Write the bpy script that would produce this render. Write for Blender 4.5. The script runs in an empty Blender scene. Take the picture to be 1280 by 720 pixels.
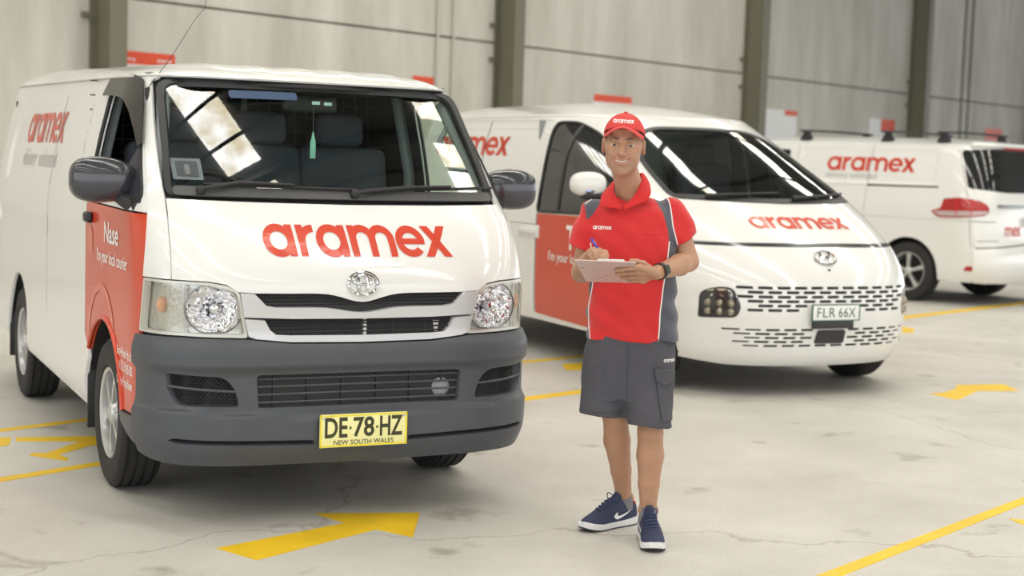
import bpy, bmesh, math, random
import numpy as np
from mathutils import Vector, Matrix
from mathutils.geometry import delaunay_2d_cdt
random.seed(7); RNG = np.random.default_rng(7)
SC = bpy.context.scene
COL = SC.collection
PI = math.pi
# ---------------------------------------------------------------- camera
CAM_H, PITCH, ROLL, FPX = 1.48802, .0840708, .0332790, 1906.94
cd = bpy.data.cameras.new('camera'); cam = bpy.data.objects.new('camera', cd); COL.objects.link(cam); SC.camera = cam
cd.sensor_width = 36.; cd.lens = FPX*36/1280; cd.clip_end = 200
_F = Vector((0, math.cos(PITCH), -math.sin(PITCH))); _R = Vector((1, 0, 0)); _U = _R.cross(_F)
_R2 = math.cos(ROLL)*_R+math.sin(ROLL)*_U; _U2 = -math.sin(ROLL)*_R+math.cos(ROLL)*_U
mw = Matrix((_R2, _U2, -_F)).transposed().to_4x4(); mw.translation = (0, 0, CAM_H); cam.matrix_world = mw
cd.dof.use_dof = True; cd.dof.focus_distance = 6.05; cd.dof.aperture_fstop = 2.6
# ---------------------------------------------------------------- world, exposure
W = bpy.data.worlds.new('overcast_sky'); SC.world = W; W.use_nodes = True
bg = W.node_tree.nodes['Background']; bg.inputs[0].default_value = (.93, .97, 1., 1); bg.inputs[1].default_value = 2.0
SC.view_settings.view_transform = 'Standard'; SC.view_settings.look = 'None'; SC.view_settings.gamma = 1
SC.view_settings.use_curve_mapping = False; SC.view_settings.exposure = 0.31
SKYLIGHT = 11.0
# ---------------------------------------------------------------- materials
MATS = {}
def M(name, col=(.8,.8,.8), rough=.5, metal=0., coat=0., noise=0., nscale=8., bump=0., bscale=60., spec=.5, emit=0., sheen=0.):
    """Principled material whose colour and roughness carry a little procedural noise."""
    if name in MATS: return MATS[name]
    m = bpy.data.materials.new(name); m.use_nodes = True; nt = m.node_tree; b = nt.nodes['Principled BSDF']
    b.inputs['Base Color'].default_value = (*col, 1); b.inputs['Roughness'].default_value = rough; b.inputs['Metallic'].default_value = metal
    b.inputs['Coat Weight'].default_value = coat; b.inputs['Coat Roughness'].default_value = .04; b.inputs['Specular IOR Level'].default_value = spec
    if sheen: b.inputs['Sheen Weight'].default_value = sheen
    if emit: b.inputs['Emission Color'].default_value = (*col, 1); b.inputs['Emission Strength'].default_value = emit
    tc = nt.nodes.new('ShaderNodeTexCoord')
    if noise:
        n = nt.nodes.new('ShaderNodeTexNoise'); n.inputs['Scale'].default_value = nscale; n.inputs['Detail'].default_value = 5
        nt.links.new(tc.outputs['Object'], n.inputs['Vector'])
        mx = nt.nodes.new('ShaderNodeMix'); mx.data_type = 'RGBA'; mx.inputs[6].default_value = (*[c*(1-noise) for c in col], 1)
        mx.inputs[7].default_value = (*[min(1, c*(1+noise)) for c in col], 1); nt.links.new(n.outputs['Fac'], mx.inputs[0]); nt.links.new(mx.outputs[2], b.inputs['Base Color'])
    if bump:
        n2 = nt.nodes.new('ShaderNodeTexNoise'); n2.inputs['Scale'].default_value = bscale; n2.inputs['Detail'].default_value = 4
        nt.links.new(tc.outputs['Object'], n2.inputs['Vector'])
        bp = nt.nodes.new('ShaderNodeBump'); bp.inputs['Strength'].default_value = bump; bp.inputs['Distance'].default_value = .01
        nt.links.new(n2.outputs['Fac'], bp.inputs['Height']); nt.links.new(bp.outputs['Normal'], b.inputs['Normal'])
    MATS[name] = m; return m
def glass(name, tint=(.8,.9,.84), refl=1.0, rough=0.0, f0=.075):
    """Thin pane: clear with a tint, mirror-like at grazing angles."""
    if name in MATS: return MATS[name]
    m = bpy.data.materials.new(name); m.use_nodes = True; nt = m.node_tree; nt.nodes.clear()
    o = nt.nodes.new('ShaderNodeOutputMaterial'); t = nt.nodes.new('ShaderNodeBsdfTransparent'); g = nt.nodes.new('ShaderNodeBsdfGlossy')
    t.inputs[0].default_value = (*tint, 1); g.inputs['Roughness'].default_value = rough; g.inputs[0].default_value = (refl, refl, refl, 1)
    x = nt.nodes.new('ShaderNodeMixShader'); ge = nt.nodes.new('ShaderNodeNewGeometry'); dp = nt.nodes.new('ShaderNodeVectorMath'); dp.operation = 'DOT_PRODUCT'
    nt.links.new(ge.outputs['Normal'], dp.inputs[0]); nt.links.new(ge.outputs['Incoming'], dp.inputs[1]); prev = dp.outputs['Value']
    for op, v in (('ABSOLUTE', 0), ('SUBTRACT', 0), ('POWER', 5.), ('MULTIPLY', .92), ('ADD', f0)):     # Schlick reflectance of a pane, alike from both sides
        q = nt.nodes.new('ShaderNodeMath'); q.operation = op; k = 0
        if op == 'SUBTRACT': q.inputs[0].default_value = 1.; k = 1
        elif op != 'ABSOLUTE': q.inputs[1].default_value = v
        nt.links.new(prev, q.inputs[k]); prev = q.outputs[0]
    nt.links.new(prev, x.inputs[0])
    nt.links.new(t.outputs[0], x.inputs[1]); nt.links.new(g.outputs[0], x.inputs[2]); nt.links.new(x.outputs[0], o.inputs[0])
    MATS[name] = m; return m
# ---------------------------------------------------------------- objects
def tag(o, label=None, cat=None, group=None, kind=None):
    if label: o['label'] = label
    if cat: o['category'] = cat
    if group: o['group'] = group
    if kind: o['kind'] = kind
    return o
def empty(name, loc=(0,0,0), rz=0., parent=None):
    o = bpy.data.objects.new(name, None); COL.objects.link(o); o.location = loc; o.rotation_euler = (0, 0, rz); o.parent = parent
    o.empty_display_size = .2; return o
def mesh(name, V, F, mat, parent=None, smooth=True, normals=None, angle=None):
    me = bpy.data.meshes.new(name); me.from_pydata(np.asarray(V, float).tolist(), [], [list(map(int, f)) for f in F])
    for m in (mat if isinstance(mat, (list, tuple)) else [mat]): me.materials.append(m)
    if smooth: me.shade_smooth()
    if angle is not None: me.set_sharp_from_angle(angle=math.radians(angle))
    if normals is not None: me.normals_split_custom_set_from_vertices(np.asarray(normals, float).tolist())
    me.update()
    o = bpy.data.objects.new(name, me); COL.objects.link(o); o.parent = parent; return o
def copy_tree(o, parent=None):
    c = o.copy(); COL.objects.link(c); c.parent = parent
    for ch in list(o.children): copy_tree(ch, c)
    return c
class MB:
    """Collects simple solids into one mesh."""
    def __init__(s): s.V = []; s.F = []; s.n = 0
    def add(s, V, F):
        V = np.asarray(V, float).reshape(-1, 3); s.V.append(V); s.F += [[int(i)+s.n for i in f] for f in F]; s.n += len(V); return s
    def box(s, c, d, rot=None, bev=0., seg=2):
        if bev:
            bm = bmesh.new(); bmesh.ops.create_cube(bm, size=1.); bmesh.ops.scale(bm, vec=Vector(d), verts=bm.verts)
            bmesh.ops.bevel(bm, geom=list(bm.edges), offset=min(bev, min(d)*.49), segments=seg, profile=.5, affect='EDGES')
            bm.verts.index_update(); V = np.array([v.co for v in bm.verts]); F = [[v.index for v in f.verts] for f in bm.faces]; bm.free()
        else:
            V = np.array([(x, y, z) for x in (-.5,.5) for y in (-.5,.5) for z in (-.5,.5)])*np.asarray(d, float)
            F = [(0,1,3,2),(4,6,7,5),(0,4,5,1),(2,3,7,6),(0,2,6,4),(1,5,7,3)]
        if rot is not None: V = V@np.array(rot, float)[:3,:3].T
        return s.add(V+np.asarray(c, float), F)
    def tube(s, P, r, n=8, closed=False, caps=True):
        P = np.asarray(P, float); k = len(P); r = np.broadcast_to(np.asarray(r, float), (k,))
        T = (np.roll(P, -1, 0)-np.roll(P, 1, 0)) if closed else np.gradient(P, axis=0)
        T /= np.maximum(np.linalg.norm(T, axis=1, keepdims=True), 1e-9)
        u = np.cross(T[0], (0,0,1.)); u = u if np.linalg.norm(u) > 1e-3 else np.cross(T[0], (0,1.,0)); u /= np.linalg.norm(u)
        V = []; a = np.arange(n)*2*PI/n
        for i in range(k):
            u = u-T[i]*np.dot(u, T[i]); u /= np.linalg.norm(u); v = np.cross(T[i], u)
            V.append(P[i]+r[i]*(np.cos(a)[:,None]*u+np.sin(a)[:,None]*v))
        F = [(i*n+j, i*n+(j+1) % n, ((i+1) % k)*n+(j+1) % n, ((i+1) % k)*n+j) for i in range(k if closed else k-1) for j in range(n)]
        if caps and not closed: F += [tuple(range(n))[::-1], tuple(range((k-1)*n, k*n))]
        return s.add(np.concatenate(V), F)
    def lathe(s, prof, c=(0,0,0), ax='y', n=32, closed=False):
        """prof: (radius, position along the axis)"""
        prof = np.asarray(prof, float); k = len(prof); a = np.arange(n)*2*PI/n
        V = np.zeros((k, n, 3))
        ca, sa = np.cos(a), np.sin(a); r = prof[:,0:1]; h = prof[:,1:2]
        if ax == 'y': V[...,0] = r*ca; V[...,2] = r*sa; V[...,1] = h
        elif ax == 'x': V[...,1] = r*ca; V[...,2] = r*sa; V[...,0] = h
        else: V[...,0] = r*ca; V[...,1] = r*sa; V[...,2] = h
        F = [(i*n+j, i*n+(j+1) % n, ((i+1) % k)*n+(j+1) % n, ((i+1) % k)*n+j) for i in range(k if closed else k-1) for j in range(n)]
        return s.add(V.reshape(-1, 3)+np.asarray(c, float), F)
    def prism(s, poly, t, frame):
        """poly (a,b) extruded by t along c; frame = (origin, A, B, C)"""
        O, A, B, Cc = [np.asarray(v, float) for v in frame]; poly = np.asarray(poly, float); n = len(poly)
        b = O+poly[:,0:1]*A+poly[:,1:2]*B; V = np.concatenate([b, b+t*Cc])
        return s.add(V, [tuple(range(n))[::-1], tuple(range(n, 2*n))]+[(i, (i+1) % n, n+(i+1) % n, n+i) for i in range(n)])
    def ball(s, c, r, n=16, k=10, e=2.):
        """superellipsoid"""
        r = np.broadcast_to(np.asarray(r, float), (3,)); th = np.linspace(-PI/2, PI/2, k); a = np.arange(n)*2*PI/n
        f = lambda x, p: np.sign(x)*np.abs(x)**p
        p = 2/e
        V = np.stack([f(np.cos(th),p)[:,None]*f(np.cos(a),p), f(np.cos(th),p)[:,None]*f(np.sin(a),p), np.repeat(f(np.sin(th),p)[:,None], n, 1)], -1)*r
        F = [(i*n+j, i*n+(j+1) % n, (i+1)*n+(j+1) % n, (i+1)*n+j) for i in range(k-1) for j in range(n)]
        return s.add(V.reshape(-1,3)+np.asarray(c, float), F)
    def build(s, name, mat, parent=None, smooth=True, angle=35):
        return mesh(name, np.concatenate(s.V), s.F, mat, parent, smooth, None, angle)
# ---------------------------------------------------------------- outlines
def rnd(pts, r=0., k=5):
    """closed outline with rounded corners; a point may carry its own radius as a third value"""
    n = len(pts); out = []
    for i in range(n):
        p = np.array(pts[i][:2], float); a = np.array(pts[i-1][:2], float); b = np.array(pts[(i+1) % n][:2], float)
        rr = pts[i][2] if len(pts[i]) > 2 else r
        la, lb = np.linalg.norm(a-p), np.linalg.norm(b-p); q = min(rr, .48*la, .48*lb)
        if q < 1e-4: out.append(p); continue
        p0 = p+(a-p)/la*q; p1 = p+(b-p)/lb*q
        for t in np.linspace(0, 1, k): out.append((1-t)**2*p0+2*t*(1-t)*p+t*t*p1)
    return np.array(out)
def dens(poly, step=.03, closed=True):
    poly = np.asarray(poly, float); n = len(poly); out = []
    for i in range(n if closed else n-1):
        a = poly[i]; b = poly[(i+1) % n]; k = max(1, int(math.ceil(np.linalg.norm(b-a)/step)))
        for j in range(k): out.append(a+(b-a)*j/k)
    if not closed: out.append(poly[-1])
    return np.array(out)
def mir(ring): r = np.array(ring, float)[::-1].copy(); r[:,0] *= -1; return r
def inside(pts, rings):
    pts = np.asarray(pts, float); res = np.zeros(len(pts), bool)
    for r in rings:
        a = r; b = np.roll(r, -1, 0)
        for i0 in range(0, len(pts), 4000):
            p = pts[i0:i0+4000]; x = p[:,0:1]; y = p[:,1:2]
            c = ((a[:,1] > y) != (b[:,1] > y)); dy = b[:,1]-a[:,1]; dy = np.where(dy == 0, 1e-12, dy)
            xi = a[:,0]+(y-a[:,1])*(b[:,0]-a[:,0])/dy
            res[i0:i0+4000] ^= ((c & (x < xi)).sum(1) % 2).astype(bool)
    return res
def cdt(rings, h):
    """triangulate a ring with holes; interior points on an h grid"""
    B = np.concatenate(rings); lo = B.min(0); hi = B.max(0)
    gx = np.arange(lo[0]+h/2, hi[0], h); gy = np.arange(lo[1]+h/2, hi[1], h)
    pts = B
    if len(gx) and len(gy):
        G = np.stack(np.meshgrid(gx, gy), -1).reshape(-1, 2); G = G[inside(G, rings)]
        if len(G):
            keep = np.ones(len(G), bool)
            for i0 in range(0, len(G), 2000):
                g = G[i0:i0+2000]; keep[i0:i0+2000] = (((g[:,None]-B[None])**2).sum(-1).min(1) > (.45*h)**2)
            pts = np.concatenate([B, G[keep]])
    ed = []; k = 0
    for r in rings: ed += [(k+i, k+(i+1) % len(r)) for i in range(len(r))]; k += len(r)
    v, _, f, *_ = delaunay_2d_cdt([Vector(q) for q in pts.tolist()], ed, [], 0, 1e-6)
    v = np.array([tuple(q) for q in v]); f = np.array([t for t in f if len(t) == 3])
    cen = v[f].mean(1); f = f[inside(cen, rings)]
    a, b, c = v[f[:,0]], v[f[:,1]], v[f[:,2]]; ar = (b[:,0]-a[:,0])*(c[:,1]-a[:,1])-(b[:,1]-a[:,1])*(c[:,0]-a[:,0])
    f[ar < 0] = f[ar < 0][:,::-1]
    return v, f[np.abs(ar) > 1e-9]
def patch(name, sh, outer, mat, parent, holes=(), off=0., rim=.012, h=.05):
    """a panel of a body shell, cut along outlines given in (tau, z), with folded-in edges"""
    offf = off if callable(off) else (lambda t, z: np.full(np.shape(t), float(off)))
    surf = lambda t, z: sh.P(t, z, offf(t, z))
    def nrm(t, z):
        e = 3e-3; nn = np.cross(surf(t+e, z)-surf(t-e, z), surf(t, z+e)-surf(t, z-e)); return nn/np.maximum(np.linalg.norm(nn, axis=-1, keepdims=True), 1e-9)
    rings = [np.asarray(outer, float)]+[np.asarray(r, float) for r in holes]
    v, f = cdt(rings, h); V = [surf(v[:,0], v[:,1])]; N = [nrm(v[:,0], v[:,1])]; F = f.tolist(); k = len(v)
    if rim:
        for r in rings:
            p = surf(r[:,0], r[:,1]); nn = nrm(r[:,0], r[:,1]); q = p-nn*rim; m = len(r)
            area = .5*np.sum(r[:,0]*np.roll(r[:,1], -1)-np.roll(r[:,0], -1)*r[:,1]); first = r is rings[0]
            e = np.roll(p, -1, 0)-np.roll(p, 1, 0); o = np.cross(e, nn); o /= np.maximum(np.linalg.norm(o, axis=1, keepdims=True), 1e-9)
            if (area < 0) == first: o = -o
            nb = o*.85+nn*.5; nb /= np.linalg.norm(nb, axis=1, keepdims=True)
            V += [p, q]; N += [nb, o]
            for i in range(m):
                j = (i+1) % m; quad = [k+i, k+j, k+m+j, k+m+i]
                F.append(quad[::-1] if (area > 0) == first else quad)
            k += 2*m
    return mesh(name, np.concatenate(V), F, mat, parent, True, np.concatenate(N))
def shell_tube(name, sh, ring, r, mat, parent, off=0., n=6, closed=True):
    ring = np.asarray(ring, float); return MB().tube(sh.P(ring[:,0], ring[:,1], np.full(len(ring), off)), r, n, closed).build(name, mat, parent, True, 60)
# ---------------------------------------------------------------- lettering
def word_geo(text, spacing=1.0, bold=0.):
    """flat triangles of a text, cap height about .7, left edge at 0"""
    c = bpy.data.curves.new('t', 'FONT'); c.body = text; c.space_character = spacing; c.offset = bold; c.resolution_u = 4
    o = bpy.data.objects.new('t', c); COL.objects.link(o); dg = bpy.context.evaluated_depsgraph_get()
    me = bpy.data.meshes.new_from_object(o.evaluated_get(dg)); V = np.array([v.co[:2] for v in me.vertices]); F = [list(p.vertices) for p in me.polygons]
    bpy.data.objects.remove(o); bpy.data.curves.remove(c); bpy.data.meshes.remove(me)
    V[:,0] -= V[:,0].min(); return V, F
def logo_geo():
    """the six lower-case letters of the courier's word mark; x-height 1, width 6.44; list of (verts, tris)"""
    def ring(cx, cy, R, r, a0=0., a1=360., n=40):
        a = np.radians(np.linspace(a0, a1, n)); o = np.stack([cx+R*np.cos(a), cy+R*np.sin(a)], -1); i = np.stack([cx+r*np.cos(a), cy+r*np.sin(a)], -1)
        return np.concatenate([o, i]), [f for k in range(n-1) for f in ((k, k+1, n+k+1), (k, n+k+1, n+k))]
    def quad(a, b, c, d):
        t = np.linspace(0, 1, 6); P = []; F = []
        for v in t:
            for u in t: P.append((1-u)*(1-v)*np.array(a)+u*(1-v)*np.array(b)+u*v*np.array(c)+(1-u)*v*np.array(d))
        for i in range(5):
            for j in range(5): k = i*6+j; F += [(k, k+1, k+7), (k, k+7, k+6)]
        return np.array(P), F
    rect = lambda x0, y0, x1, y1: quad((x0,y0),(x1,y0),(x1,y1),(x0,y1))
    L = []; s = .235
    for x0 in (0., 1.78): L += [ring(x0+.51, .5, .52, .285), rect(x0+.80, 0, x0+1.035, 1)]
    L += [rect(1.16, 0, 1.16+s, 1), ring(1.72, .44, .56, .33, 88, 165, 14)]
    x = 2.92
    L += [rect(x, 0, x+s, 1)]
    for k in range(2): L += [ring(x+.4475+.66*k, .57, .4475, .2125, 0, 180, 20), rect(x+.66*(k+1), 0, x+.66*(k+1)+s, .575)]
    L += [ring(5.03, .5, .51, .275, 0, 318, 36), quad((4.70,.41),(5.535,.41),(5.54,.59),(4.70,.59))]
    L += [quad((5.50,1.),(5.79,1.),(6.44,0.),(6.15,0.)), quad((5.48,0.),(5.78,0.),(6.42,1.),(6.12,1.))]
    return L
def decal(name, sh, polys, fn, mat, parent, off=.0025):
    """polys: list of (V2, F); fn maps flat coordinates to (tau, z) on the shell"""
    V = []; F = []; k = 0
    for v, f in polys:
        t, z = fn(v[:,0], v[:,1]); V.append(sh.P(t, z, np.full(len(v), off))); F += [[i+k for i in q] for q in f]; k += len(v)
    return mesh(name, np.concatenate(V), F, mat, parent, True)
def flat_text(name, polys, frame, mat, parent):
    O, A, B = [np.asarray(v, float) for v in frame]; V = []; F = []; k = 0
    for v, f in polys: V.append(O+v[:,0:1]*A+v[:,1:2]*B); F += [[i+k for i in q] for q in f]; k += len(v)
    return mesh(name, np.concatenate(V), F, mat, parent, False)
# ---------------------------------------------------------------- body shells
def pchip(xs, ys):
    xs = np.asarray(xs, float); ys = np.asarray(ys, float)
    h = np.diff(xs); d = np.diff(ys)/h
    m = np.zeros_like(ys); m[0] = d[0]; m[-1] = d[-1]
    for i in range(1, len(xs)-1):
        if d[i-1]*d[i] > 0:
            w1 = 2*h[i]+h[i-1]; w2 = h[i]+2*h[i-1]
            m[i] = (w1+w2)/(w1/d[i-1]+w2/d[i])
    def f(x):
        x = np.clip(np.asarray(x, float), xs[0], xs[-1])
        k = np.clip(np.searchsorted(xs, x)-1, 0, len(h)-1)
        t = (x-xs[k])/h[k]; t2 = t*t; t3 = t2*t
        return (2*t3-3*t2+1)*ys[k]+(t3-2*t2+t)*h[k]*m[k]+(-2*t3+3*t2)*ys[k+1]+(t3-t2)*h[k]*m[k+1]
    return f

class Shell:
    """Wrap-round van body: at every height a plan outline with a bowed front, rounded corners, straight sides and a
    rounded tail. A point of it is (tau, z); tau runs from the front centre (0) round the left (+) or right (-) side."""
    def __init__(s, zf, xf, zw, w, zd, D, xr, Dr=.16, n=7., m=2.2, LS=4.0):
        s.xf = pchip(zf, xf); s.w = pchip(zw, w); s.D = pchip(zd, D); s.xr = pchip(*xr); s.Dr = Dr; s.LS = LS
        a1 = np.linspace(0, .93, 1200); b1 = (1-a1**n)**(1/m)
        b2 = np.linspace(b1[-1], 0, 1200)[1:]; a2 = (1-b2**m)**(1/n)
        s.a = np.concatenate([a1, a2]); s.b = np.concatenate([b1, b2])
        d = np.hypot(np.diff(s.a)*.84, np.diff(s.b)*.45)
        s.t = np.concatenate([[0], np.cumsum(d)]); s.T = s.t[-1]
        # tail: quarter superellipse of its own
        b = np.linspace(0, 1, 60)**.7; th = b*math.pi/2
        s.ra = np.cos(th)**.5; s.rb = np.sin(th)**.5
        d = np.hypot(np.diff(s.ra)*.84, np.diff(s.rb)*Dr)
        s.rt = np.concatenate([[0], np.cumsum(d)]); s.TT = s.T+LS+s.rt[-1]
    def base(s, tau, z):
        tau = np.asarray(tau, float); z = np.asarray(z, float); sg = np.where(tau < 0, -1., 1.); t = np.abs(tau)
        w = s.w(z); D = s.D(z); xc = s.xf(z)-D; xe = s.xr(z)+s.Dr
        a = np.interp(t, s.t, s.a); b = np.interp(t, s.t, s.b)
        u = np.clip((t-s.T)/s.LS, 0, 1)
        tr = np.clip(t-s.T-s.LS, 0, None); ra = np.interp(tr, s.rt, s.ra); rb = np.interp(tr, s.rt, s.rb)
        x = np.where(t <= s.T, xc+D*b, np.where(u < 1, xc+(xe-xc)*u, xe-s.Dr*rb))
        y = np.where(t <= s.T, w*a, np.where(u < 1, w, w*ra))
        return np.stack([x, sg*y, z], -1)
    def normal(s, tau, z):
        e = 2e-3
        a = s.base(tau+e, z)-s.base(tau-e, z); b = s.base(tau, z+e)-s.base(tau, z-e)
        nn = np.cross(a, b); return nn/np.maximum(np.linalg.norm(nn, axis=-1, keepdims=True), 1e-9)
    def P(s, tau, z, off=0.):
        return s.base(tau, z)+s.normal(tau, z)*np.asarray(off)[..., None] if np.any(off) else s.base(tau, z)
    def F(s, y, z):                       # from a front view: lateral y, height z
        y = np.asarray(y, float); r = np.clip(np.abs(y)/s.w(z), 0, .99999)
        return np.sign(y)*np.interp(r, s.a, s.t)
    def S(s, x, z, side):                 # from a side view
        x = np.asarray(x, float); D = s.D(z); xc = s.xf(z)-D; xe = s.xr(z)+s.Dr
        tf = np.interp(-np.clip((x-xc)/D, 0, 1), -s.b, s.t)
        return side*np.where(x > xc, tf, s.T+s.LS*np.clip((xc-x)/(xc-xe), 0, 1))
    def R(s, y, z):                       # from a rear view
        y = np.asarray(y, float); r = np.clip(np.abs(y)/s.w(z), 0, .99999)
        return np.sign(y)*(s.T+s.LS+np.interp(-r, -s.ra, s.rt))

HIACE = Shell(zf=[.16,.21,.26,.34,.70,.745,.78,.95,1.0,1.08,1.16,1.22,1.27,1.31,1.40,1.774,1.92],
              xf=[.82,.885,.925,.94,.94,.935,.93,.935,.925,.892,.845,.795,.735,.69,.615,.30,.18],
              zw=[.16,.22,.30,.45,.70,1.0,1.12,1.22,1.35,1.5,1.7,1.80,1.92], w=[.79,.82,.838,.846,.846,.846,.846,.842,.825,.798,.752,.728,.69],
              zd=[.16,1.0,1.92], D=[.45,.45,.45], xr=([.16,1.2,1.92],[-3.66,-3.68,-3.60]), n=7., m=2.2)
STARIA = Shell(zf=[.16,.20,.26,.33,.45,.56,.68,.80,.90,.98,1.06,1.15,1.26,1.50,1.75,1.84,1.95],
               xf=[.66,.76,.82,.85,.875,.89,.885,.845,.775,.695,.59,.45,.25,-.26,-.80,-1.0,-1.28],
               zw=[.16,.22,.32,.5,.9,1.1,1.25,1.45,1.65,1.80,1.95], w=[.90,.945,.97,.982,.985,.98,.96,.925,.88,.835,.79],
               zd=[.16,1.95], D=[.95,.95], xr=([.16,1.1,1.95],[-4.30,-4.33,-4.20]), n=3.5, m=2.0)
_gz = np.linspace(1.20, 1.86, 9); _gt = (_gz-1.30)/.474
HIACE_GLASS = Shell(zf=_gz, xf=.683-.395*_gt+.012*4*_gt*(1-_gt), zw=[1.2,1.86], w=[1.2,1.2], zd=[1.2,1.30,1.77,1.86], D=[.35,.37,.51,.53], xr=([1.2,1.86],[-3.66,-3.6]), n=2., m=2.)
LDV = Shell(zf=[.20,.26,.34,.48,.60,.75,.90,1.05,1.20,1.45,1.70,1.80,1.90],
            xf=[.93,1.0,1.04,1.06,1.06,1.02,1.0,.99,.965,.89,.79,.74,.66],
            zw=[.20,.28,.40,.7,1.0,1.1,1.25,1.45,1.65,1.78,1.90], w=[.90,.94,.96,.97,.97,.965,.945,.91,.865,.83,.78],
            zd=[.2,1.9], D=[.38,.38], xr=([.2,.6,.9,1.2,1.8,1.9],[-4.05,-4.10,-3.95,-3.4,-2.45,-2.3]), n=5.5, m=2.2)
# ---------------------------------------------------------------- shared materials
WHITE = M('white_paint', (.79,.788,.778), .28, 0, .8, .02, 3)
RED = M('red_vinyl', (.60,.045,.007), .32, 0, .45, .05, 4)
REDLOGO = M('red_print', (.60,.040,.010), .35, 0, .3, .04, 10)
REDPALE = M('light_red_print', (.66,.085,.03), .32, 0, .5, .04, 6)
WPRINT = M('white_print', (.88,.87,.85), .4, 0, 0, .03, 20)
GREYPRINT = M('grey_print', (.33,.33,.34), .5, 0, 0, .05, 20)
BUMPER = M('charcoal_plastic', (.068,.073,.086), .40, 0, 0, .12, 14, .06, 700)
BLACK = M('black_plastic', (.016,.016,.018), .45, 0, 0, .15, 30)
RUBBER = M('black_rubber', (.014,.014,.014), .6, 0, 0, .2, 20)
TYRE = M('tyre_rubber', (.022,.021,.021), .75, 0, 0, .25, 25, .25, 120)
DARK = M('dark_liner', (.035,.036,.038), .8, 0, 0, .1, 10)
SILVER = M('silver_paint', (.60,.60,.62), .3, .35, .5, .03, 8)
ALLOY = M('alloy_wheel', (.62,.62,.62), .33, .7, .2, .04, 20)
CHROME = M('chrome', (.75,.75,.76), .08, 1., 0, .03, 30)
REFLECTOR = M('lamp_reflector', (.90,.90,.93), .09, 1., 0, .05, 60, .3, 38)
AMBER = M('amber_bulb', (.80,.42,.26), .3, 0, 0, .06, 50)
GLASS = glass('windscreen_glass', (.80,.88,.82))
GLASSD = glass('tinted_glass', (.30,.33,.32))
LENS = glass('lamp_lens', (.97,.97,.95), .9, .02, .05)
UNDER = M('underbody', (.02,.02,.02), .85, 0, 0, .2, 8)
MIRG = M('mirror_glass', (.6,.62,.65), .03, 1., 0, .02, 20)
GREYTRIM = M('grey_interior_trim', (.30,.32,.33), .6, 0, 0, .06, 20)
DASH = M('dashboard_plastic', (.055,.058,.06), .65, 0, 0, .1, 30)
SEAT = M('seat_cloth', (.075,.085,.11), .85, 0, 0, .2, 60)
HEADLINER = M('headliner', (.30,.30,.29), .9, 0, 0, .06, 20)
WIRE = M('cargo_barrier_wire', (.12,.12,.12), .5, .4, 0, .1, 30)
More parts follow.
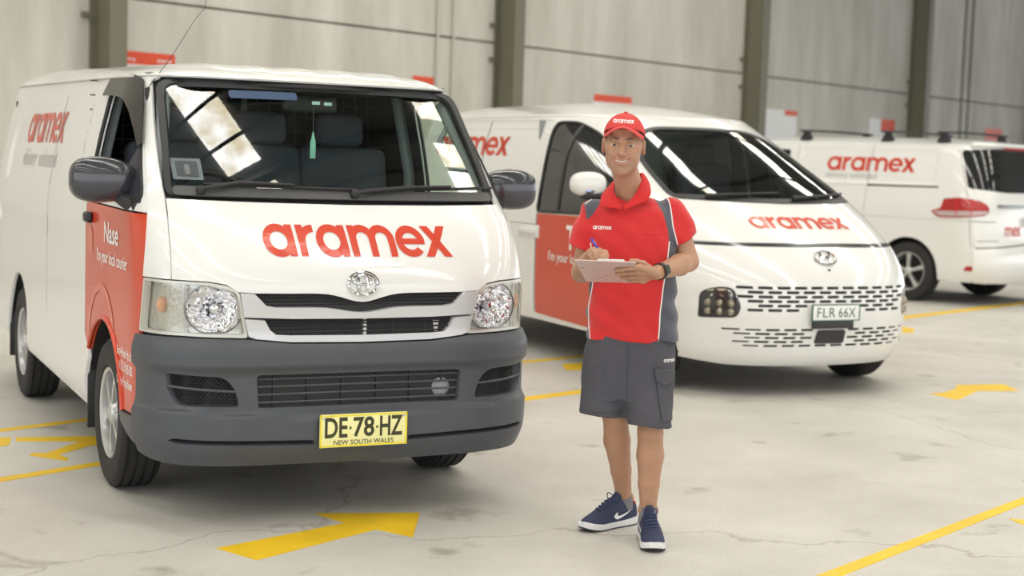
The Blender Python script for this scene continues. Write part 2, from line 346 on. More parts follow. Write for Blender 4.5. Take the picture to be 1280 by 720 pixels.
# ---------------------------------------------------------------- warehouse shell
def ground(u, v, z=0.):
    """where the view ray through photo pixel (u, v) meets the floor"""
    d = _F*FPX+_R2*(u-640)+_U2*(360-v); t = (z-CAM_H)/d.z; return (d.x*t, d.y*t, z)
def concrete(name, col, dark, scale, cracks, rough, streak):
    m = bpy.data.materials.new(name); m.use_nodes = True; nt = m.node_tree; b = nt.nodes['Principled BSDF']; N = nt.nodes.new; Lk = nt.links.new
    tc = N('ShaderNodeTexCoord'); mp = N('ShaderNodeMapping'); Lk(tc.outputs['Object'], mp.inputs[0]); mp.inputs['Scale'].default_value = streak
    n1 = N('ShaderNodeTexNoise'); n1.inputs['Scale'].default_value = scale; n1.inputs['Detail'].default_value = 7; n1.inputs['Roughness'].default_value = .62; Lk(mp.outputs[0], n1.inputs['Vector'])
    r1 = N('ShaderNodeValToRGB'); r1.color_ramp.elements[0].position = .30; r1.color_ramp.elements[0].color = (*dark, 1); r1.color_ramp.elements[1].position = .66; r1.color_ramp.elements[1].color = (*col, 1); Lk(n1.outputs['Fac'], r1.inputs[0])
    n2 = N('ShaderNodeTexNoise'); n2.inputs['Scale'].default_value = 210 if cracks else 60; n2.inputs['Detail'].default_value = 3; Lk(tc.outputs['Object'], n2.inputs['Vector'])
    r2 = N('ShaderNodeValToRGB'); r2.color_ramp.elements[0].position = .33; r2.color_ramp.elements[0].color = (.60,.58,.55,1); r2.color_ramp.elements[1].position = .52; r2.color_ramp.elements[1].color = (1,1,1,1); Lk(n2.outputs['Fac'], r2.inputs[0])
    mul = N('ShaderNodeMix'); mul.data_type = 'RGBA'; mul.blend_type = 'MULTIPLY'; mul.inputs[0].default_value = .85 if cracks else .35; Lk(r1.outputs[0], mul.inputs[6]); Lk(r2.outputs[0], mul.inputs[7]); out = mul.outputs[2]
    if cracks:
        nd = N('ShaderNodeTexNoise'); nd.inputs['Scale'].default_value = 1.7; nd.inputs['Detail'].default_value = 6; Lk(tc.outputs['Object'], nd.inputs['Vector'])
        va = N('ShaderNodeVectorMath'); va.operation = 'MULTIPLY_ADD'; Lk(nd.outputs['Color'], va.inputs[0]); va.inputs[1].default_value = (.9,.9,0); Lk(tc.outputs['Object'], va.inputs[2])
        vo = N('ShaderNodeTexVoronoi'); vo.feature = 'DISTANCE_TO_EDGE'; vo.inputs['Scale'].default_value = .27; Lk(va.outputs[0], vo.inputs['Vector'])
        r3 = N('ShaderNodeValToRGB'); r3.color_ramp.elements[0].position = .0; r3.color_ramp.elements[0].color = (.50,.47,.43,1); r3.color_ramp.elements[1].position = .0035; r3.color_ramp.elements[1].color = (1,1,1,1); Lk(vo.outputs['Distance'], r3.inputs[0])
        m2 = N('ShaderNodeMix'); m2.data_type = 'RGBA'; m2.blend_type = 'MULTIPLY'; m2.inputs[0].default_value = .6; Lk(out, m2.inputs[6]); Lk(r3.outputs[0], m2.inputs[7]); out = m2.outputs[2]
        # worn oil spots and sparse grit
        n4 = N('ShaderNodeTexNoise'); n4.inputs['Scale'].default_value = 3.1; n4.inputs['Detail'].default_value = 8; Lk(tc.outputs['Object'], n4.inputs['Vector'])
        r4 = N('ShaderNodeValToRGB'); r4.color_ramp.elements[0].position = .27; r4.color_ramp.elements[0].color = (.45,.43,.40,1); r4.color_ramp.elements[1].position = .37; r4.color_ramp.elements[1].color = (1,1,1,1); Lk(n4.outputs['Fac'], r4.inputs[0])
        m3 = N('ShaderNodeMix'); m3.data_type = 'RGBA'; m3.blend_type = 'MULTIPLY'; m3.inputs[0].default_value = .7; Lk(out, m3.inputs[6]); Lk(r4.outputs[0], m3.inputs[7]); out = m3.outputs[2]
    Lk(out, b.inputs['Base Color']); b.inputs['Roughness'].default_value = rough; b.inputs['Specular IOR Level'].default_value = .35
    bp = N('ShaderNodeBump'); bp.inputs['Strength'].default_value = .25; bp.inputs['Distance'].default_value = .004; Lk(n2.outputs['Fac'], bp.inputs['Height']); Lk(bp.outputs[0], b.inputs['Normal'])
    MATS[name] = m; return m
FLOOR = concrete('floor_concrete', (.66,.645,.605), (.50,.485,.45), .9, True, .5, (1,1,1))
WALLM = concrete('wall_concrete', (.68,.66,.605), (.46,.44,.385), .8, False, .85, (1.6,1.6,.35))
fl = mesh('floor', [(-30,-14,0),(45,-14,0),(45,62,0),(-30,62,0)], [(0,1,2,3)], FLOOR, None, False); tag(fl, kind='structure')
# rear wall of precast panels: runs along WD, faces -WN
WA = math.radians(39.66); WD = np.array((math.sin(WA), math.cos(WA), 0)); WN = np.array((-math.cos(WA), math.sin(WA), 0)); WDIST = 15.5
wall_m = Matrix((tuple(WD), tuple(WN), (0,0,1))).transposed().to_4x4(); wall_m.translation = tuple(WN*WDIST)   # local x along the wall, y into it
COLS = [10.85, 18.18, 25.5, 32.7, 39.8]; EDGE = [-11.2, -3.8, 3.5]+COLS+[47., 54.2]
wb = MB().box((21.5, .20, 4.0), (66.,.10,8.)).build('wall_back', M('joint_sealant', (.16,.145,.115), .9, 0, 0, .2, 5), None, False, None); wb.matrix_world = wall_m; tag(wb, kind='structure')
JZ = 3.27
for a, b in zip(EDGE[:-1], EDGE[1:]):
    for z0, z1 in ((0., JZ-.013), (JZ+.013, 8.)):
        p = MB().box(((a+b)/2, .08, (z0+z1)/2), (b-a-.02, .16, z1-z0), None, .012, 1).build('wall_panel', WALLM, wb, False, None)
COLM = COLL = M('column_paint', (.165,.157,.112), .55, 0, 0, .08, 6)
for i, a in enumerate(COLS+[3.5, -3.8]):
    c = empty('steel_column', tuple(WN*WDIST+WD*a), 0); c.rotation_euler = (0, 0, PI/2-WA)
    MB().box((0,-.41,3.9),(.24,.022,7.8)).build('flange', COLL, c, False, None)
    MB().box((0,-.012,3.9),(.24,.022,7.8)).build('flange', COLL, c, False, None)
    MB().box((0,-.21,3.9),(.016,.376,7.8)).build('web', COLM, c, False, None)
    MB().box((0,-.2,.006),(.36,.5,.012)).build('base_plate', COLM, c, False, None)
    for zz in (JZ-.26, JZ+.26):
        MB().box((-.17,-.03,zz),(.14,.05,.07)).build('panel_clip', COLL, c, False, None)
    tag(c, 'olive grey steel I-beam column standing against the concrete panel wall', 'column', 'wall columns')
# conduits on the wall
for n_, a, r, mt in (('conduit',35.45,.022,COLL),('conduit',35.85,.022,COLL),('downpipe',26.05,.04,M('purple_grey_pipe', (.16,.13,.16), .5, 0, 0, .1, 10)),('conduit',16.75,.02,M('pale_conduit', (.55,.52,.46), .6, 0, 0, .1, 10)),('conduit',17.1,.02,MATS['pale_conduit'])):
    o = MB().tube([(0,0,.02),(0,0,7.6)], r, 10).build(n_, mt); o.location = tuple(WN*(WDIST-r-.012)+WD*a)
    tag(o, {35.45:'thin grey conduit of the pair on the wall panel behind the roof-bar van', 35.85:'thin grey conduit of the pair on the wall panel behind the roof-bar van', 26.05:'purple-grey downpipe beside a steel column', 16.75:'thin pale wall conduit, the one farther from the nearby steel column', 17.1:'thin pale wall conduit, the one closer to the nearby steel column'}[a], 'pipe', None if a == 26.05 else ('far wall conduits' if a > 30 else 'pale wall conduits'))
# ceiling with translucent roof sheets
CE = empty('ceiling', (0,0,0)); tag(CE, kind='structure')
CEIL = M('roof_sheet', (.20,.20,.19), .7, 0, 0, .1, 2)
SKY = bpy.data.materials.new('translucent_sheet'); SKY.use_nodes = True; nt = SKY.node_tree; nt.nodes.clear()
_o = nt.nodes.new('ShaderNodeOutputMaterial'); _e = nt.nodes.new('ShaderNodeEmission'); _e.inputs[1].default_value = SKYLIGHT; nt.links.new(_e.outputs[0], _o.inputs[0])
_t = nt.nodes.new('ShaderNodeTexCoord'); _n = nt.nodes.new('ShaderNodeTexNoise'); _n.inputs['Scale'].default_value = 2.2; _n.inputs['Detail'].default_value = 6; nt.links.new(_t.outputs['Object'], _n.inputs['Vector'])
_r = nt.nodes.new('ShaderNodeValToRGB'); _r.color_ramp.elements[0].position = .35; _r.color_ramp.elements[0].color = (.62,.54,.36,1); _r.color_ramp.elements[1].position = .60; _r.color_ramp.elements[1].color = (1,.99,.955,1); nt.links.new(_n.outputs['Fac'], _r.inputs[0]); nt.links.new(_r.outputs[0], _e.inputs[0])
CZ = 8.0
CE.rotation_euler = (0, 0, -math.radians(36.))        # sheets run square to the rear wall
MB().box((0,16,CZ+.16),(90,90,.08)).build('roof_deck', CEIL, CE, False, None)
TRUSS = M('purlin_steel', (.06,.06,.055), .6, .3, 0, .1, 10)
RAFT = [-2.37+7.3*k for k in range(-4, 6)]
for b_ in (-10.3, -5.4, -.5, 4.42, 9.3, 14.2, 19.1, 24.):
    for a0, a1 in zip(RAFT[:-1], RAFT[1:]):
        if a1 < -15.5: continue                            # beyond the rear wall: outside the building
        ys = np.linspace(-.38, .38, 33); g = np.abs(np.sin(ys*PI/.19))*.05; n = len(ys)
        mesh('skylight_sheet_offscreen', [(xa, b_+yb, CZ+.05-gb) for xa in (max(a0+.27, -15.2), a1-.27) for yb, gb in zip(ys, g)], [(i, n+i, n+i+1, i+1) for i in range(n-1)], SKY, CE, False)
for a0 in RAFT:
    MB().box((a0,8,CZ-.25),(.20,44,.50)).build('rafter', TRUSS, CE, False, None)
    for k in range(1, 8): MB().box((a0+.9*k,8,CZ-.06),(.07,44,.10)).build('purlin', TRUSS, CE, False, None)
# painted floor markings, laid where the photograph shows them
YEL = M('yellow_floor_paint', (.80,.52,.015), .55, 0, 0, .22, 5, .1, 80)
def marking(name, px, label, z=.0015, group=None):
    P = [ground(u, v, z) for u, v in px]; n = len(P)
    V = [(x, y, z) for x, y, _ in P]+[(x, y, 0.0002) for x, y, _ in P]
    o = mesh(name, V, [tuple(range(n))]+[(i, n+i, n+(i+1) % n, (i+1) % n) for i in range(n)], YEL, None, False); bm = bmesh.new(); bm.from_mesh(o.data); bmesh.ops.recalc_face_normals(bm, faces=bm.faces); bm.to_mesh(o.data); bm.free()
    return tag(o, label, 'floor marking', group)
marking('painted_arrow', [(270,685),(321,700),(470,661.5),(516,671.5),(525,640.5),(392,641.5),(431,653.5)], 'large yellow arrow painted on floor in front of the yellow number plate')
marking('painted_arrow', [(1161,492),(1197,500),(1222,488.5),(1274,488.5),(1255,480),(1195,481),(1196,485),(1182,490)], 'worn yellow arrow on open floor in front of the rounded white van')
marking('painted_arrow', [(-6,547),(14,546.5),(12,556),(-6,559)], 'yellow arrow fragment between two thin lines by the front wheel with the mud flap')
marking('painted_arrow', [(20,546.5),(117,545),(150,550),(150,557),(117,556),(74,568),(86,573),(84,576),(36,569),(40,566),(58,566),(100,551.5),(20,551.5)], 'yellow arrow painted on floor running under the front wheel with the mud flap')
marking('parking_line', [(-10,537),(106,523),(160,518),(160,522),(106,526.5),(-10,541)], 'thin yellow bay line passing behind the front wheel with the mud flap')
marking('parking_line', [(-10,598),(120,577.5),(160,572),(160,578),(120,582.5),(-10,604)], 'yellow bay line reaching the tread of the front wheel with the mud flap')
marking('parking_line', [(1000,727),(1290,617),(1290,626),(1024,731)], 'long yellow bay line crossing the open floor beyond the standing man')
marking('painted_arrow', [(1261,648),(1300,651),(1300,660),(1276,655)], 'yellow arrow tip just beyond the long yellow bay line')
marking('parking_line', [(560,508),(742,485),(742,489.5),(560,514)], 'yellow bay line between the two front-facing vans, behind the man')
marking('painted_arrow', [(702,455),(730,453),(730,462),(708,463)], 'small yellow patch on floor behind the man, beside the white van with slotted front')
marking('parking_line', [(640,452),(760,441),(760,443.5),(640,455)], 'thin worn yellow line lying under the white van with slotted front')
marking('painted_arrow', [(1128,408),(1144,411),(1141,416),(1128,416)], 'small yellow patch on floor beside the slotted white bumper')
marking('parking_line', [(1128,395),(1290,376),(1290,379),(1128,399)], 'thin yellow line on the floor behind the van with red tail lamps')
# ---------------------------------------------------------------- van with charcoal bumper
def wheel(parent, x, y, side, R, W, rr, rim_mat, spokes, tag_label=None):
    """one road wheel: tyre with grooves, dished rim with spokes, hub"""
    w = empty('wheel', (x, y, R), 0, parent); s = side; h = W/2
    prof = [(rr, -h*.75), (rr+.01, -h*.92), (rr+(R-rr)*.5, -h), (R-.022, -h*.93), (R-.004, -h*.74)]
    g = np.linspace(-h*.62, h*.62, 4)
    for v in g: prof += [(R, v-.014), (R, v-.006), (R-.007, v-.005), (R-.007, v+.005), (R, v+.006)]
    prof += [(R-.004, h*.74), (R-.022, h*.93), (rr+(R-rr)*.5, h), (rr+.01, h*.92), (rr, h*.75)]
    MB().lathe(prof, n=48, ax='y').build('tyre', TYRE, w, True, 30)
    r = MB().lathe([(rr+.004, s*h*.80), (rr-.004, s*h*.90), (rr-.016, s*h*.82), (rr-.022, s*h*.35), (rr-.03, -s*h*.7), (.0, -s*h*.7)], n=40, ax='y')
    r.build('rim', rim_mat, w, True, 40)
    for k in range(spokes):
        a = 2*PI*k/spokes+.3; ca, sa = math.cos(a), math.sin(a); wd = .62/spokes
        poly = []
        for q in (-1, 1):
            for t in ((.03, .8), (.5, .62), (1., .9)) if q < 0 else ((1., .9), (.5, .62), (.03, .8)):
                rad = (rr-.012)*t[0]+.02; ww = q*wd*t[1]*rr*(.7+.6*t[0]); poly.append((rad*ca-ww*sa, rad*sa+ww*ca))
        yb = s*h*.55; m = MB(); n = len(poly); P = np.array(poly)
        bul = np.array([.022, .02, .012, .012, .02, .022])*s
        top = np.stack([P[:,0], yb+bul, P[:,1]], -1); bot = np.stack([P[:,0], np.full(n, yb-.03*s), P[:,1]], -1)
        m.add(np.concatenate([top, bot]), [tuple(range(n)), tuple(range(n, 2*n))[::-1]]+[(i, n+i, n+(i+1) % n, (i+1) % n) for i in range(n)])
        m.build('spoke', rim_mat, w, False, None)
    MB().lathe([(.0, s*h*.90), (.03, s*h*.89), (.045, s*h*.8), (.055, s*h*.5)], n=20, ax='y').build('hub_cap', rim_mat, w, True, 50)
    MB().lathe([(0, -s*h*.2), (rr-.03, -s*h*.2), (rr-.03, -s*h*.15), (0, -s*h*.15)], n=28, ax='y').build('brake_disc', UNDER, w, True, 30)
    return w

def roof_mesh(name, sh, zg, zc, mat, parent, back=.8, front=1.2, pw=2.4, ribs=0., lip=0.012):
    """domed roof whose rim follows the top outline"""
    tau = np.concatenate([np.linspace(0, sh.T, 60)[:-1], np.linspace(sh.T, sh.T+sh.LS, 50)[:-1], np.linspace(sh.T+sh.LS, sh.TT, 24)[:-1]])
    tau = np.concatenate([tau, [sh.TT-1e-4], -tau[1:][::-1]]); n = len(tau)
    b0 = sh.base(tau, np.full(n, 1.6)); z0 = zg(b0[:,0]); b = sh.base(tau, z0); b[:,2] = z0
    xs = b[:,0]; cx = np.clip(xs, xs.min()+back, xs.max()-front); c = np.stack([cx, np.zeros(n), np.zeros(n)], -1)
    V = []; us = [-.012, -.014, 0]+list(np.linspace(0, 1, 16)[1:]**1.5)
    for k, u in enumerate(us):
        if k == 0: p = b.copy(); p[:,:2] += (c-b)[:,:2]*-.006; p[:,2] -= lip
        elif k == 1: p = b.copy(); p[:,:2] += (c-b)[:,:2]*-.012; p[:,2] -= lip*.4
        else:
            p = b.copy(); p[:,:2] += (c-b)[:,:2]*u; ff = 1-(1-u)**pw; p[:,2] = z0+(zc(p[:,0])-z0)*ff
            if ribs: p[:,2] += ribs*min(1, u*4)*np.clip(np.cos(p[:,1]*2*PI/.2), -.2, .6)*(np.abs(p[:,1]) < .62)
        V.append(p)
    k = len(us); F = [(i*n+j, i*n+(j+1) % n, (i+1)*n+(j+1) % n, (i+1)*n+j) for i in range(k-1) for j in range(n)]
    return mesh(name, np.concatenate(V), F, mat, parent, True, None, 60)

def lozenge(c, w, h, r, step=.02): return dens(rnd([(c[0]-w/2,c[1]-h/2),(c[0]+w/2,c[1]-h/2),(c[0]+w/2,c[1]+h/2),(c[0]-w/2,c[1]+h/2)], r), step)

def make_hiace():
    sh = HIACE; Q = (-1.00987, 6.97013, -1.11875637)
    van = empty('delivery_van', (Q[0], Q[1], 0), Q[2])
    tag(van, 'white van with charcoal plastic bumper, silver grille and yellow number plate', 'van')
    zg = lambda x: 1.800+.055*np.clip((.1-np.asarray(x))/3.4, 0, 1)**.8
    zc = lambda x: 1.870+.085*np.clip((.0-np.asarray(x))/3., 0, 1)
    Fz = lambda pts: np.stack([sh.F(pts[:,0], pts[:,1]), pts[:,1]], -1)
    def Sz(pts, side): return np.stack([sh.S(pts[:,0], pts[:,1], side), pts[:,1]], -1)
    # outlines ---------------------------------------------------------
    ws_out = dens(rnd([(-.728,1.298,.045),(-.4,1.290,.3),(0,1.286,.3),(.4,1.290,.3),(.728,1.298,.045),(.683,1.775,.06),(.35,1.783,.2),(-.35,1.783,.2),(-.683,1.775,.06)], .05), .03); ws_out = Fz(ws_out)
    ws_gl = Fz(dens(rnd([(-.702,1.305,.04),(0,1.297,.3),(.702,1.305,.04),(.655,1.762,.06),(0,1.770,.3),(-.655,1.762,.06)], .05), .03))
    lampR = np.array([(-.941,.976),(-.956,.87),(-.972,.762),(-.72,.764),(-.466,.757),(-.503,.936),(-.552,.962),(-.62,.973),(-.722,.976)])
    lampR = dens(rnd([tuple(p) for p in lampR], .012), .02)
    win = {}
    for s in (-1, 1):
        w = Sz(dens(rnd([(-.40,1.262,.03),(-.38,1.74,.05),(-.02,1.768,.10),(.10,1.735,.08),(.30,1.53,.05),(.52,1.275,.03)], .03), .03), s)
        win[s] = w if s > 0 else w[::-1]
    # inner dark liner with openings ------------------------------------
    lin = []
    zt = 1.80
    tmax = sh.TT
    outer = dens(np.array([(-tmax+.001,.32),(tmax-.001,.32),(tmax-.001,zt),(-tmax+.001,zt)]), .06)
    arches = []
    for s in (-1, 1):
        for cx in (0., -2.57):
            a = np.linspace(0, PI, 26); c = np.stack([cx+.42*np.cos(a), .325+.42*np.sin(a)], -1); c = np.concatenate([c, [(cx-.42,.325),(cx+.42,.325)]])
            arches.append((s, cx, c))
    def liner_ring():
        # bottom edge steps over the wheel arches
        pts = []
        for s in (-1, 1):
            seq = []
            for cx in ((-2.57, 0.) if s < 0 else (0., -2.57)):
                a = np.linspace(PI, 0, 22) if s < 0 else np.linspace(0, PI, 22)
                cc = np.stack([cx+.425*np.cos(a), .325+.42*np.sin(a)], -1); seq.append(Sz(cc, s))
            seq = np.concatenate(seq)
            pts.append(seq)
        lo = np.concatenate([[(-tmax+.001,.32)], pts[0], [(0,.32)], pts[1], [(tmax-.001,.32),(tmax-.001,zt),(-tmax+.001,zt)]])
        return dens(lo, .07)
    body = patch('body_shell', sh, liner_ring(), DARK, van, [ws_gl, win[-1], win[1], lampR, mir(lampR)], -.022, 0, .09)
    # white panels ------------------------------------------------------
    dip = [(y, .931-.036*math.exp(-(y/.10)**2)) for y in np.linspace(.30, -.30, 21)]
    fp = [(-.728,1.288),(-.4,1.281),(0,1.277),(.4,1.281),(.728,1.288),(.741,1.18),(.748,.981),(.716,.981),(.62,.978),(.557,.967),(.512,.938),(.45,.933)]+dip+[(-.45,.933),(-.512,.938),(-.557,.967),(-.62,.978),(-.716,.981),(-.748,.981),(-.741,1.18)]
    patch('front_panel', sh, Fz(dens(np.array(fp), .03)), WHITE, van, (), 0., .015, .04)
    for s in (-1, 1):
        def ss(r): return r if s < 0 else mir(r)
        # corner panel and windscreen pillar
        t = lambda y, z: float(sh.F(np.array(-y), z))
        cp = [(t(.752,.981),.981),(t(.745,1.18),1.18),(t(.732,1.296),1.296),(t(.688,1.774),1.774),(t(.66,1.79),1.79),(-.80,1.80),(-.925,1.80),(-.905,1.739),(-.866,1.501),(-.851,1.333),(-.858,1.26),(-.868,1.222),(-.90,1.12),(-.935,1.02),(-.945,.981)]
        patch('windscreen_pillar', sh, ss(dens(np.array(cp)[::-1], .03)), WHITE, van, (), 0., .015, .04)
        # door: lower part carries the red film
        a = np.linspace(PI*.80, PI*.06, 26); arch = np.stack([.412*np.cos(a), .325+.412*np.sin(a)], -1)
        hi = [(-.445,1.245)]; front = [(-.871,1.222),(-.903,1.12),(-.938,1.02),(-.950,.98),(-.962,.87),(-.978,.755),(-.978,.60),(-.978,.42)]
        ring = list(Sz(dens(np.array([(-.445,1.232),(-.445,.62),(-.39,.585)]), .05, False), -1))+list(Sz(arch, -1))+list(Sz(np.array([(.375,.41)]), -1))+front[::-1]
        ring = dens(np.array(ring), .04)
        doorlow = patch('front_door', sh, ss(ring), RED, van, (), 0.0, .018, .045)
        fr = Sz(np.array([(-.445,1.240),(-.445,1.795),(.0,1.795)]), -1)
        up = list(fr)+[(-.931,1.785),(-.909,1.739),(-.870,1.501),(-.855,1.333),(-.862,1.26),(-.871,1.230)]
        wr = win[-1]
        uph = patch('door_frame', sh, ss(dens(np.array(up)[::-1], .04)), WHITE, doorlow, [ss(wr)], 0., .015, .05)
        shell_tube('window_seal', sh, ss(wr), .009, RUBBER, doorlow, .002)
        if s > 0: patch('door_glass', sh, ss(wr), GLASS, doorlow, (), -.012, .0, .06)
        else:
            low = Sz(dens(rnd([(-.40,1.262),(-.40,1.34),(.45,1.34),(.52,1.275)], .02), .05), -1)
            patch('door_glass', sh, low[::-1], GLASS, doorlow, (), -.012, 0, .06)       # wound most of the way down
        # wheel arch lip on the door
        al = np.concatenate([Sz(np.stack([.418*np.cos(a), .325+.418*np.sin(a)], -1), -1)]); shell_tube('arch_lip', sh, ss(al), .011, RED, doorlow, .001, 8, False)
        # handle
        hp = sh.P(sh.S(np.array([-.335]), np.array([1.165]), s), np.array([1.165]), np.array([.012]))[0]
        MB().box(hp, (.11,.035,.05), None, .016, 3).build('door_handle', BLACK, doorlow)
        # side panel with recessed field
        ab = np.linspace(PI, PI*.81, 8); fa = np.stack([.412*np.cos(ab), .325+.412*np.sin(ab)], -1)[::-1]
        ra = np.linspace(0, PI, 26); rear = np.stack([-2.57+.40*np.cos(ra), .325+.41*np.sin(ra)], -1)
        xs = np.linspace(-3.50, -.450, 40)
        sp = [(-.450,1.80)]+[(-.450,z) for z in (1.5,1.2,.9,.61)]+[(-.40,.575)]+list(fa[1:])+[(-.412,.30),(-1.2,.31),(-2.16,.325)]+list(rear)+[(-2.98,.33),(-3.5,.36)]
        top = np.stack([xs, zg(xs)-.005], -1)
        spr = dens(np.array(sp+list(top)), .05)
        def rec(tt, z):
            P = sh.base(tt, z); x = P[...,0]; sm = lambda v, a, b: np.clip((v-a)/(b-a), 0, 1)**2*(3-2*np.clip((v-a)/(b-a), 0, 1))
            f = sm(z, 1.27, 1.295)*(1-sm(z, 1.735, 1.76))*sm(x, -3.22, -3.19)*(1-sm(x, -.80, -.77))
            return -.014*f-.008*sm(z, 1.00, 1.03)*(1-sm(z, 1.03, 1.13))+.010*sm(z, .30, .36)*(1-sm(z, .36, .62))*(x < -.2)
        side = patch('side_panel', sh, (lambda r: r[::-1] if s < 0 else r)(Sz(spr, s)), WHITE, van, (), rec, .02, .045)
        MB().tube(sh.P(*Sz(np.stack([np.full(20, -1.55), np.linspace(.36, 1.74, 20)], -1), s).T, np.full(20, -.0005)), .002, 5).build('door_seam_shade', M('seam_gap_shade', (.38,.37,.35), .6, 0, 0, .05, 10), side)  # sliding-door gap drawn as a grey line; its shade is in the colour
        patch('rear_corner', sh, ss(dens(np.array([(-sh.TT+.004,.36),(-sh.TT+.004,1.85),(-sh.T-sh.LS*.968,1.85),(-sh.T-sh.LS*.968,.36)])[::-1], .05)), WHITE, van, (), 0, .01, .06)
        l = dens(np.array([(-.4475,.63),(-.4475,1.79)]), .05, False); MB().tube(sh.P(*Sz(l, s).T, np.full(len(l), -.003)), .0035, 5).build('door_gap', DARK, van)
        # arch lining and mud flaps
        for cx in (0., -2.57):
            a2 = np.linspace(-.1, PI+.1, 24); yo = .825*s; yi = .52*s; rr = .415
            V = [(cx+rr*math.cos(v), yy, .325+rr*math.sin(v)) for yy in (yo, yi) for v in a2]; n = len(a2)
            mesh('wheel_arch_liner', V, [(i, i+1, n+i+1, n+i) for i in range(n-1)], UNDER, van)
            MB().box((cx-.40, .72*s, .34), (.014,.24,.30), None, .004).build('mud_flap', BLACK, van)
    # roof, gutter ---------------------------------------------------------
    rf = roof_mesh('roof', sh, zg, zc, WHITE, van, .4, .9, 6., .005)
    tau = np.concatenate([-np.linspace(sh.T*.86, sh.T+sh.LS, 70)[::-1]]);
    for s in (-1, 1):
        b = sh.base(-s*tau, np.full(len(tau), 1.80)); z = zg(b[:,0])-.012; b = sh.P(-s*tau, z, np.full(len(tau), .010))
        MB().tube(b, .007, 6).build('drip_rail', WHITE, rf)
    # windscreen -----------------------------------------------------------
    gs = HIACE_GLASS; conv = lambda r: (lambda b: np.stack([gs.F(b[:,1], b[:,2]), b[:,2]], -1))(sh.base(r[:,0], r[:,1]))
    g2 = sh.base(ws_gl[:,0], ws_gl[:,1]); ws = patch('windscreen', gs, np.stack([gs.F(g2[:,1], g2[:,2]), g2[:,2]], -1), GLASS, van, (), -.004, 0, .04)
    patch('windscreen_surround', gs, conv(ws_out), BLACK, ws, [conv(ws_gl)], .003, .03, .05)
    patch('wiper_cowl', sh, Fz(dens(rnd([(-.702,1.302,.03),(0,1.296,.3),(.702,1.302,.03),(.694,1.338,.015),(.35,1.334,.2),(-.35,1.334,.2),(-.694,1.338,.015)], .02), .03)), M('cowl_plastic', (.075,.075,.075), .6, 0, 0, .1, 30), ws, (), .004, .006, .04)
    # tinted band, sticker, reg label
    patch('sun_strip', sh, Fz(dens(rnd([(-.40,1.712),(-.10,1.715),(-.10,1.748),(-.40,1.746)], .012), .04)), M('blue_visor', (.03,.065,.14), .4, 0, 0, .1, 20), ws, (), -.007, 0, .06)
    for nm, yy, zz, ww, hh, cc in (('registration_label', -.632, 1.411, .115, .085, (.13,.16,.17)),):
        o = patch(nm, sh, Fz(lozenge((yy,zz), ww, hh, .006)), M('label_paper', cc, .6, 0, 0, .15, 60), ws, (), -.008, 0, .03)
        patch('label_panel', sh, Fz(lozenge((yy,zz), ww*.72, hh*.72, .004)), M('label_print', (.05,.06,.065), .6, 0, 0, .2, 80), o, (), -.006, 0, .03)
        patch('label_portrait', sh, Fz(lozenge((yy,zz-.004), .02, .042, .01)), M('label_pale', (.14,.15,.155), .6, 0, 0, .2, 80), o, (), -.004, 0, .03)
    # wipers
    for (y0, z0), (y1, z1), (y2, z2) in (((-.60,1.312),(-.44,1.338),(.06,1.331)), ((.04,1.310),(.30,1.334),(.715,1.352))):
        wp = empty('wiper', (0,0,0), 0, van)
        arm = np.array([(y0,z0),(y0+.3*(y1-y0),z0+.012),(y1,z1+.006),(y1+(y2-y1)*.45,(z1+z2)/2+.004)]); arm = dens(arm, .03, False)
        MB().tube(sh.P(*Fz(arm).T, np.full(len(arm), .024)), np.linspace(.012, .006, len(arm)), 6).build('wiper_arm', BLACK, wp)
        bl = dens(np.array([(y0+.02 if y0 < 0 else y0+.06, z0+.030 if y0 < 0 else z0+.02),(y2,z2)]), .04, False)
        MB().tube(sh.P(*Fz(bl).T, np.full(len(bl), .012)), .007, 6).build('wiper_blade', RUBBER, wp)
        MB().ball(sh.P(*Fz(np.array([(y0,z0)])).T, np.array([.018]))[0], (.02,.02,.02), 10, 6).build('wiper_pivot', BLACK, wp)
    # grille ----------------------------------------------------------------
    gr = empty('grille', (0,0,0), 0, van)
    top = [(y, .930-.036*math.exp(-(y/.10)**2)) for y in np.linspace(-.30, .30, 21)]
    s1t = [(-.445,.930)]+top+[(.445,.930)]
    s1b = [(.40,.884),(.36,.876)]+[(y, .875-.022*math.exp(-(y/.11)**2)) for y in np.linspace(.30,-.30,21)]+[(-.36,.876),(-.40,.884)]
    up = [(-.503,.934),(-.447,.930),(-.401,.884),(-.36,.876)]+[(y, .875-.022*math.exp(-(y/.11)**2)) for y in np.linspace(-.30,.30,21)]+[(.36,.876),(.401,.884),(.447,.930),(.503,.934),(.487,.840),(.3,.832),(0,.829),(-.3,.832),(-.487,.840)]
    patch('silver_bar', sh, Fz(dens(np.array(up)[::-1], .03)), SILVER, gr, (), .012, .05, .03)
    lo = [(-.484,.832),(-.468,.762),(-.44,.752),(-.3,.738),(0,.733),(.3,.738),(.44,.752),(.468,.762),(.484,.832),(.405,.826),(.385,.79),(.36,.768),(.3,.764),(0,.760),(-.3,.764),(-.36,.768),(-.385,.79),(-.405,.826)]
    patch('silver_bar', sh, Fz(dens(np.array(lo), .03)), SILVER, gr, (), .012, .05, .03)
    bk = Fz(dens(rnd([(-.46,.755),(.46,.755),(.46,.935),(-.46,.935)], .02), .04)); patch('grille_back', sh, bk, DARK, gr, (), -.045, 0, .06)
    for z in (.776,.792,.808,.818):
        l = dens(np.array([(-.39,z),(.39,z)]), .04, False); MB().tube(sh.P(*Fz(l).T, np.full(len(l), -.012)), .0038, 5).build('slat', BLACK, gr)
